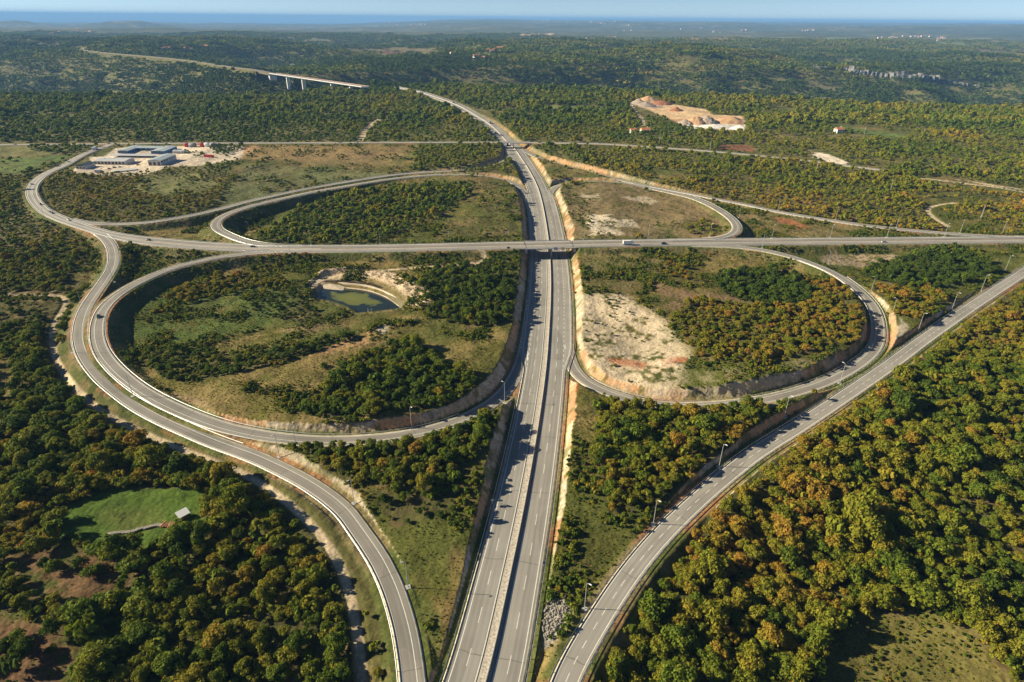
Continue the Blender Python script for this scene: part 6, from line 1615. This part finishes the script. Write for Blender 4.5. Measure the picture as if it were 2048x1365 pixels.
# understorey that closes the canopy
U1 = gather(40, 470, 4.3, 11, (15, 18), 2.4, 3.0)
U2 = gather(470, 800, 6.5, 12, (15, 18), 3.0, 3.0)
U1[:, 4] *= 0.8
def scrub(y0, y1, sp, seed):
    x, y, g = scatter(y0, y1, sp, seed); z, inf = terrain(x, y, True); v, px, py = visible(x, y, z)
    dens, tint, hs = wood(x, y)
    n = fbm(x / 16, y / 16, 401, 4); n2 = fbm(x / 5, y / 5, 402, 2)
    keep = v & (dens < 0.3) & (inf['d'] > 2.4) & (inf['dtr'] > 0.8) & (inf['cut'] < 0.5) & (n > 0.36 + 0.1 * (n2 < 0.5)) & (g.uniform(0, 1, len(x)) < 0.8)
    cl = np.zeros(x.shape, bool)
    for p, c, s, soft in SOILW:
        if s > 0.65: cl |= boxed(x, y, p)
    cl &= g.uniform(0, 1, len(x)) > 0.06
    keep &= ~cl
    for p in (CLEARW[15], CLEARW[13]): keep &= ~boxed(x, y, p)
    keep &= polydist(x, y, YARDW) > 2
    pd = np.full(x.shape, 99.0); mk = (np.abs(x + 100) < 160) & (y > 300) & (y < 560)
    if mk.any(): pd[mk] = polydist(x[mk], y[mk], PONDW)
    keep &= pd > 3.5
    s = g.uniform(0.3, 1.15, len(x)) * (0.45 + 1.4 * smooth((n - 0.45) / 0.2))
    s = np.where(boxed(x, y, CLEARW[16]), s * 0.45, s)
    t_ = np.clip(0.32 + g.normal(0, 0.22, len(x)) + 0.3 * (fbm(x / 30, y / 30, 403, 2) - 0.5), 0, 1)
    return np.stack([x, y, z - 0.35 * s, s, t_, g.integers(15, 18, len(x)), g.uniform(0, 6.28, len(x)), px, py], 1)[keep]
S1 = scrub(60, 620, 1.9, 21)
S2 = scrub(620, 1000, 5.0, 22); S2[:, 3] *= 1.5
def tussocks(y0, y1, sp, seed, size):
    x, y, g = scatter(y0, y1, sp, seed); z, inf = terrain(x, y, True); v, px, py = visible(x, y, z, 20)
    dens, tint, hs = wood(x, y)
    n = fbm(x / 7, y / 7, 411, 3)
    keep = v & (dens < 0.45) & (inf['d'] > 1.6) & (inf['dtr'] > 0.6) & (g.uniform(0, 1, len(x)) < 0.25 + 1.3 * (n - 0.3)) & ~((inf['cut'] > 0.5) & (g.uniform(0, 1, len(x)) < 0.8))
    bare = np.zeros(x.shape, bool)
    for p, c, s_, soft in SOILW:
        if s_ > 0.7: bare |= boxed(x, y, p)
    keep &= ~(bare & (g.uniform(0, 1, len(x)) > 0.12)) & ~boxed(x, y, CLEARW[15])
    keep &= polydist(x, y, YARDW) > 2
    pd = np.full(x.shape, 99.0); mk = (np.abs(x + 100) < 160) & (y > 300) & (y < 560)
    if mk.any(): pd[mk] = polydist(x[mk], y[mk], PONDW)
    keep &= pd > 5
    s_ = size * g.uniform(0.5, 1.3, len(x))
    t_ = np.clip(0.60 + g.normal(0, 0.15, len(x)) + 0.5 * (fbm(x / 25, y / 25, 412, 2) - 0.5), 0, 0.85)
    return np.stack([x, y, z - 0.75 * s_, s_, t_, g.integers(15, 18, len(x)), g.uniform(0, 6.28, len(x)), px, py], 1)[keep]
Q1 = tussocks(60, 330, 1.15, 31, 0.30)
Q2 = tussocks(330, 640, 1.9, 32, 0.48)

# the 300 that show largest stand as single trees
q = T1[:, :3] - np.array([0, 0, CAMZ]); depth = q @ fw
score = T1[:, 3] / depth
inside = (T1[:, 7] > -20) & (T1[:, 7] < 2068) & (T1[:, 8] < 1375) & (T1[:, 8] > 0)
score = np.where(inside, score, 0)
order = np.argsort(-score); solo = order[:298]; rest = order[298:]
COLN = ['deep green', 'fresh green', 'olive green', 'yellow-ochre', 'rusty brown']
def region(px, py):
    if px < 420 and py < 1060: return 'left of the dirt track'
    if px < 760: return 'in the lower left wood'
    if px < 1150: return 'between the ramps'
    if px < 1620 and py < 1020 and (px - 1190) * 0.9 + (py - 1100) < 60: return 'in the patch left of the curving ramp'
    if px > 1700 and py > 1180: return 'by the lower right clearing'
    return 'in the big right-hand wood'
recs = []
for i in solo:
    x, y, z, s, ti, k, ro, px, py = T1[i]
    recs.append((i, region(px, py), COLN[int(np.clip(ti / 0.21, 0, 4))], px, py))
cls = {}
for r_ in recs: cls.setdefault((r_[1], r_[2]), []).append(r_)
proto_tree = {}
def num(n):
    o = ['first', 'second', 'third', 'fourth', 'fifth', 'sixth', 'seventh', 'eighth', 'ninth', 'tenth', 'eleventh', 'twelfth', 'thirteenth', 'fourteenth', 'fifteenth', 'sixteenth', 'seventeenth', 'eighteenth', 'nineteenth']
    tens = ['', '', 'twent', 'thirt', 'fort', 'fift', 'sixt', 'sevent', 'eight', 'ninet']
    if n < 19: return o[n]
    n += 1; a, b_ = divmod(n, 10)
    return tens[a] + ('ieth' if b_ == 0 else 'y-' + o[b_ - 1]) if a < 10 else 'hundredth'
for (reg, cn), lst in cls.items():
    for j, (i, _, _, px, py) in enumerate(sorted(lst, key=lambda r_: r_[3])):
        x, y, z, s, ti, k, ro, _, _ = T1[i]; k = int(i) % NP
        key = k
        e = bpy.data.objects.new('oak_tree', None); C.objects.link(e); e.empty_display_size = 0.5
        e.location = (x, y, z); e.rotation_euler = (0, 0, ro); sz = s * (1.0 + 0.28 * math.sin(i * 1.7))
        e.scale = (s, s, sz)
        cr = bpy.data.objects.new('crown', near_me[k]); C.objects.link(cr); cr.parent = e; cr['tint'] = float(ti)
        tr_ = bpy.data.objects.new('trunk', tr_me[k % 3]); C.objects.link(tr_); tr_.parent = e
        tag(e, '%s %s tree from the left %s' % (num(j), cn, reg), 'tree', 'trees ' + reg)
def mass(name, label, T):
    me = bpy.data.meshes.new(name); me.vertices.add(len(T)); me.vertices.foreach_set('co', T[:, :3].astype(np.float32).ravel())
    for nm, col in (('siz', 3), ('tint', 4), ('rotz', 6)):
        a_ = me.attributes.new(nm, 'FLOAT', 'POINT'); a_.data.foreach_set('value', T[:, col].astype(np.float32))
    a_ = me.attributes.new('tall', 'FLOAT', 'POINT'); a_.data.foreach_set('value', (0.72 + 0.62 * np.random.default_rng(5).uniform(0, 1, len(T)) ** 1.4).astype(np.float32))
    a_ = me.attributes.new('which', 'INT', 'POINT'); a_.data.foreach_set('value', T[:, 5].astype(np.int32))
    o = bpy.data.objects.new(name, me); C.objects.link(o); tag(o, label, kind='stuff')
    o['category'] = 'wood' if 'wood' in label else 'scrub'
    ng = bpy.data.node_groups.new(name, 'GeometryNodeTree'); ng.interface.new_socket('Geometry', in_out='INPUT', socket_type='NodeSocketGeometry'); ng.interface.new_socket('Geometry', in_out='OUTPUT', socket_type='NodeSocketGeometry')
    N = ng.nodes; L = ng.links; gi = N.new('NodeGroupInput'); go = N.new('NodeGroupOutput'); jn = N.new('GeometryNodeJoinGeometry')
    def named(nm, ty):
        n_ = N.new('GeometryNodeInputNamedAttribute'); n_.data_type = ty; n_.inputs['Name'].default_value = nm; return n_
    si = named('siz', 'FLOAT'); ro = named('rotz', 'FLOAT'); wh = named('which', 'INT')
    cv = N.new('ShaderNodeCombineXYZ'); L.new(ro.outputs['Attribute'], cv.inputs['Z'])
    er = N.new('FunctionNodeEulerToRotation'); L.new(cv.outputs[0], er.inputs[0])
    hz_ = named('tall', 'FLOAT'); mh = N.new('ShaderNodeMath'); mh.operation = 'MULTIPLY'; L.new(si.outputs['Attribute'], mh.inputs[0]); L.new(hz_.outputs['Attribute'], mh.inputs[1])
    sv = N.new('ShaderNodeCombineXYZ'); L.new(si.outputs['Attribute'], sv.inputs['X']); L.new(si.outputs['Attribute'], sv.inputs['Y']); L.new(mh.outputs[0], sv.inputs['Z'])
    for k in sorted(set(T[:, 5].astype(int))):
        oi = N.new('GeometryNodeObjectInfo'); oi.inputs['Object'].default_value = protos[k]
        cmp_ = N.new('FunctionNodeCompare'); cmp_.data_type = 'INT'; cmp_.operation = 'EQUAL'
        L.new(wh.outputs['Attribute'], [s_ for s_ in cmp_.inputs if s_.type == 'INT'][0]); [s_ for s_ in cmp_.inputs if s_.type == 'INT'][1].default_value = k
        ip = N.new('GeometryNodeInstanceOnPoints'); L.new(gi.outputs[0], ip.inputs['Points']); L.new(cmp_.outputs[0], ip.inputs['Selection'])
        L.new(oi.outputs['Geometry'], ip.inputs['Instance']); L.new(er.outputs[0], ip.inputs['Rotation']); L.new(sv.outputs[0], ip.inputs['Scale'])
        L.new(ip.outputs[0], jn.inputs[0])
    L.new(jn.outputs[0], go.inputs[0])
    md = o.modifiers.new('wood', 'NODES'); md.node_group = ng
    return o
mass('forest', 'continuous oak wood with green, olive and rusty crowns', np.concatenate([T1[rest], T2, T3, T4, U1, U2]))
mass('undergrowth', 'low scrub and tufts scattered over the grassy slopes', np.concatenate([S1, S2, Q1, Q2]))

# ------------------------------------------------------------------ haze: one closed box of air round everything, sky outside
bpy.ops.mesh.primitive_cube_add(size=1)
hz = bpy.context.object; hz.name = 'haze'
zt, zb = 240.0, -262.0
hz.scale = (330000, 215000, zt - zb); hz.location = (0, 95000, (zt + zb) / 2)
hm = bpy.data.materials.new('haze'); hm.use_nodes = True; t = hm.node_tree; t.nodes.clear()
ou = t.nodes.new('ShaderNodeOutputMaterial'); pv = t.nodes.new('ShaderNodeVolumePrincipled')
pv.inputs['Color'].default_value = (0.27, 0.55, 1.0, 1); pv.inputs['Density'].default_value = 0.00005; pv.inputs['Anisotropy'].default_value = 0.0
t.links.new(pv.outputs[0], ou.inputs['Volume']); hz.data.materials.append(hm); tag(hz, kind='stuff')
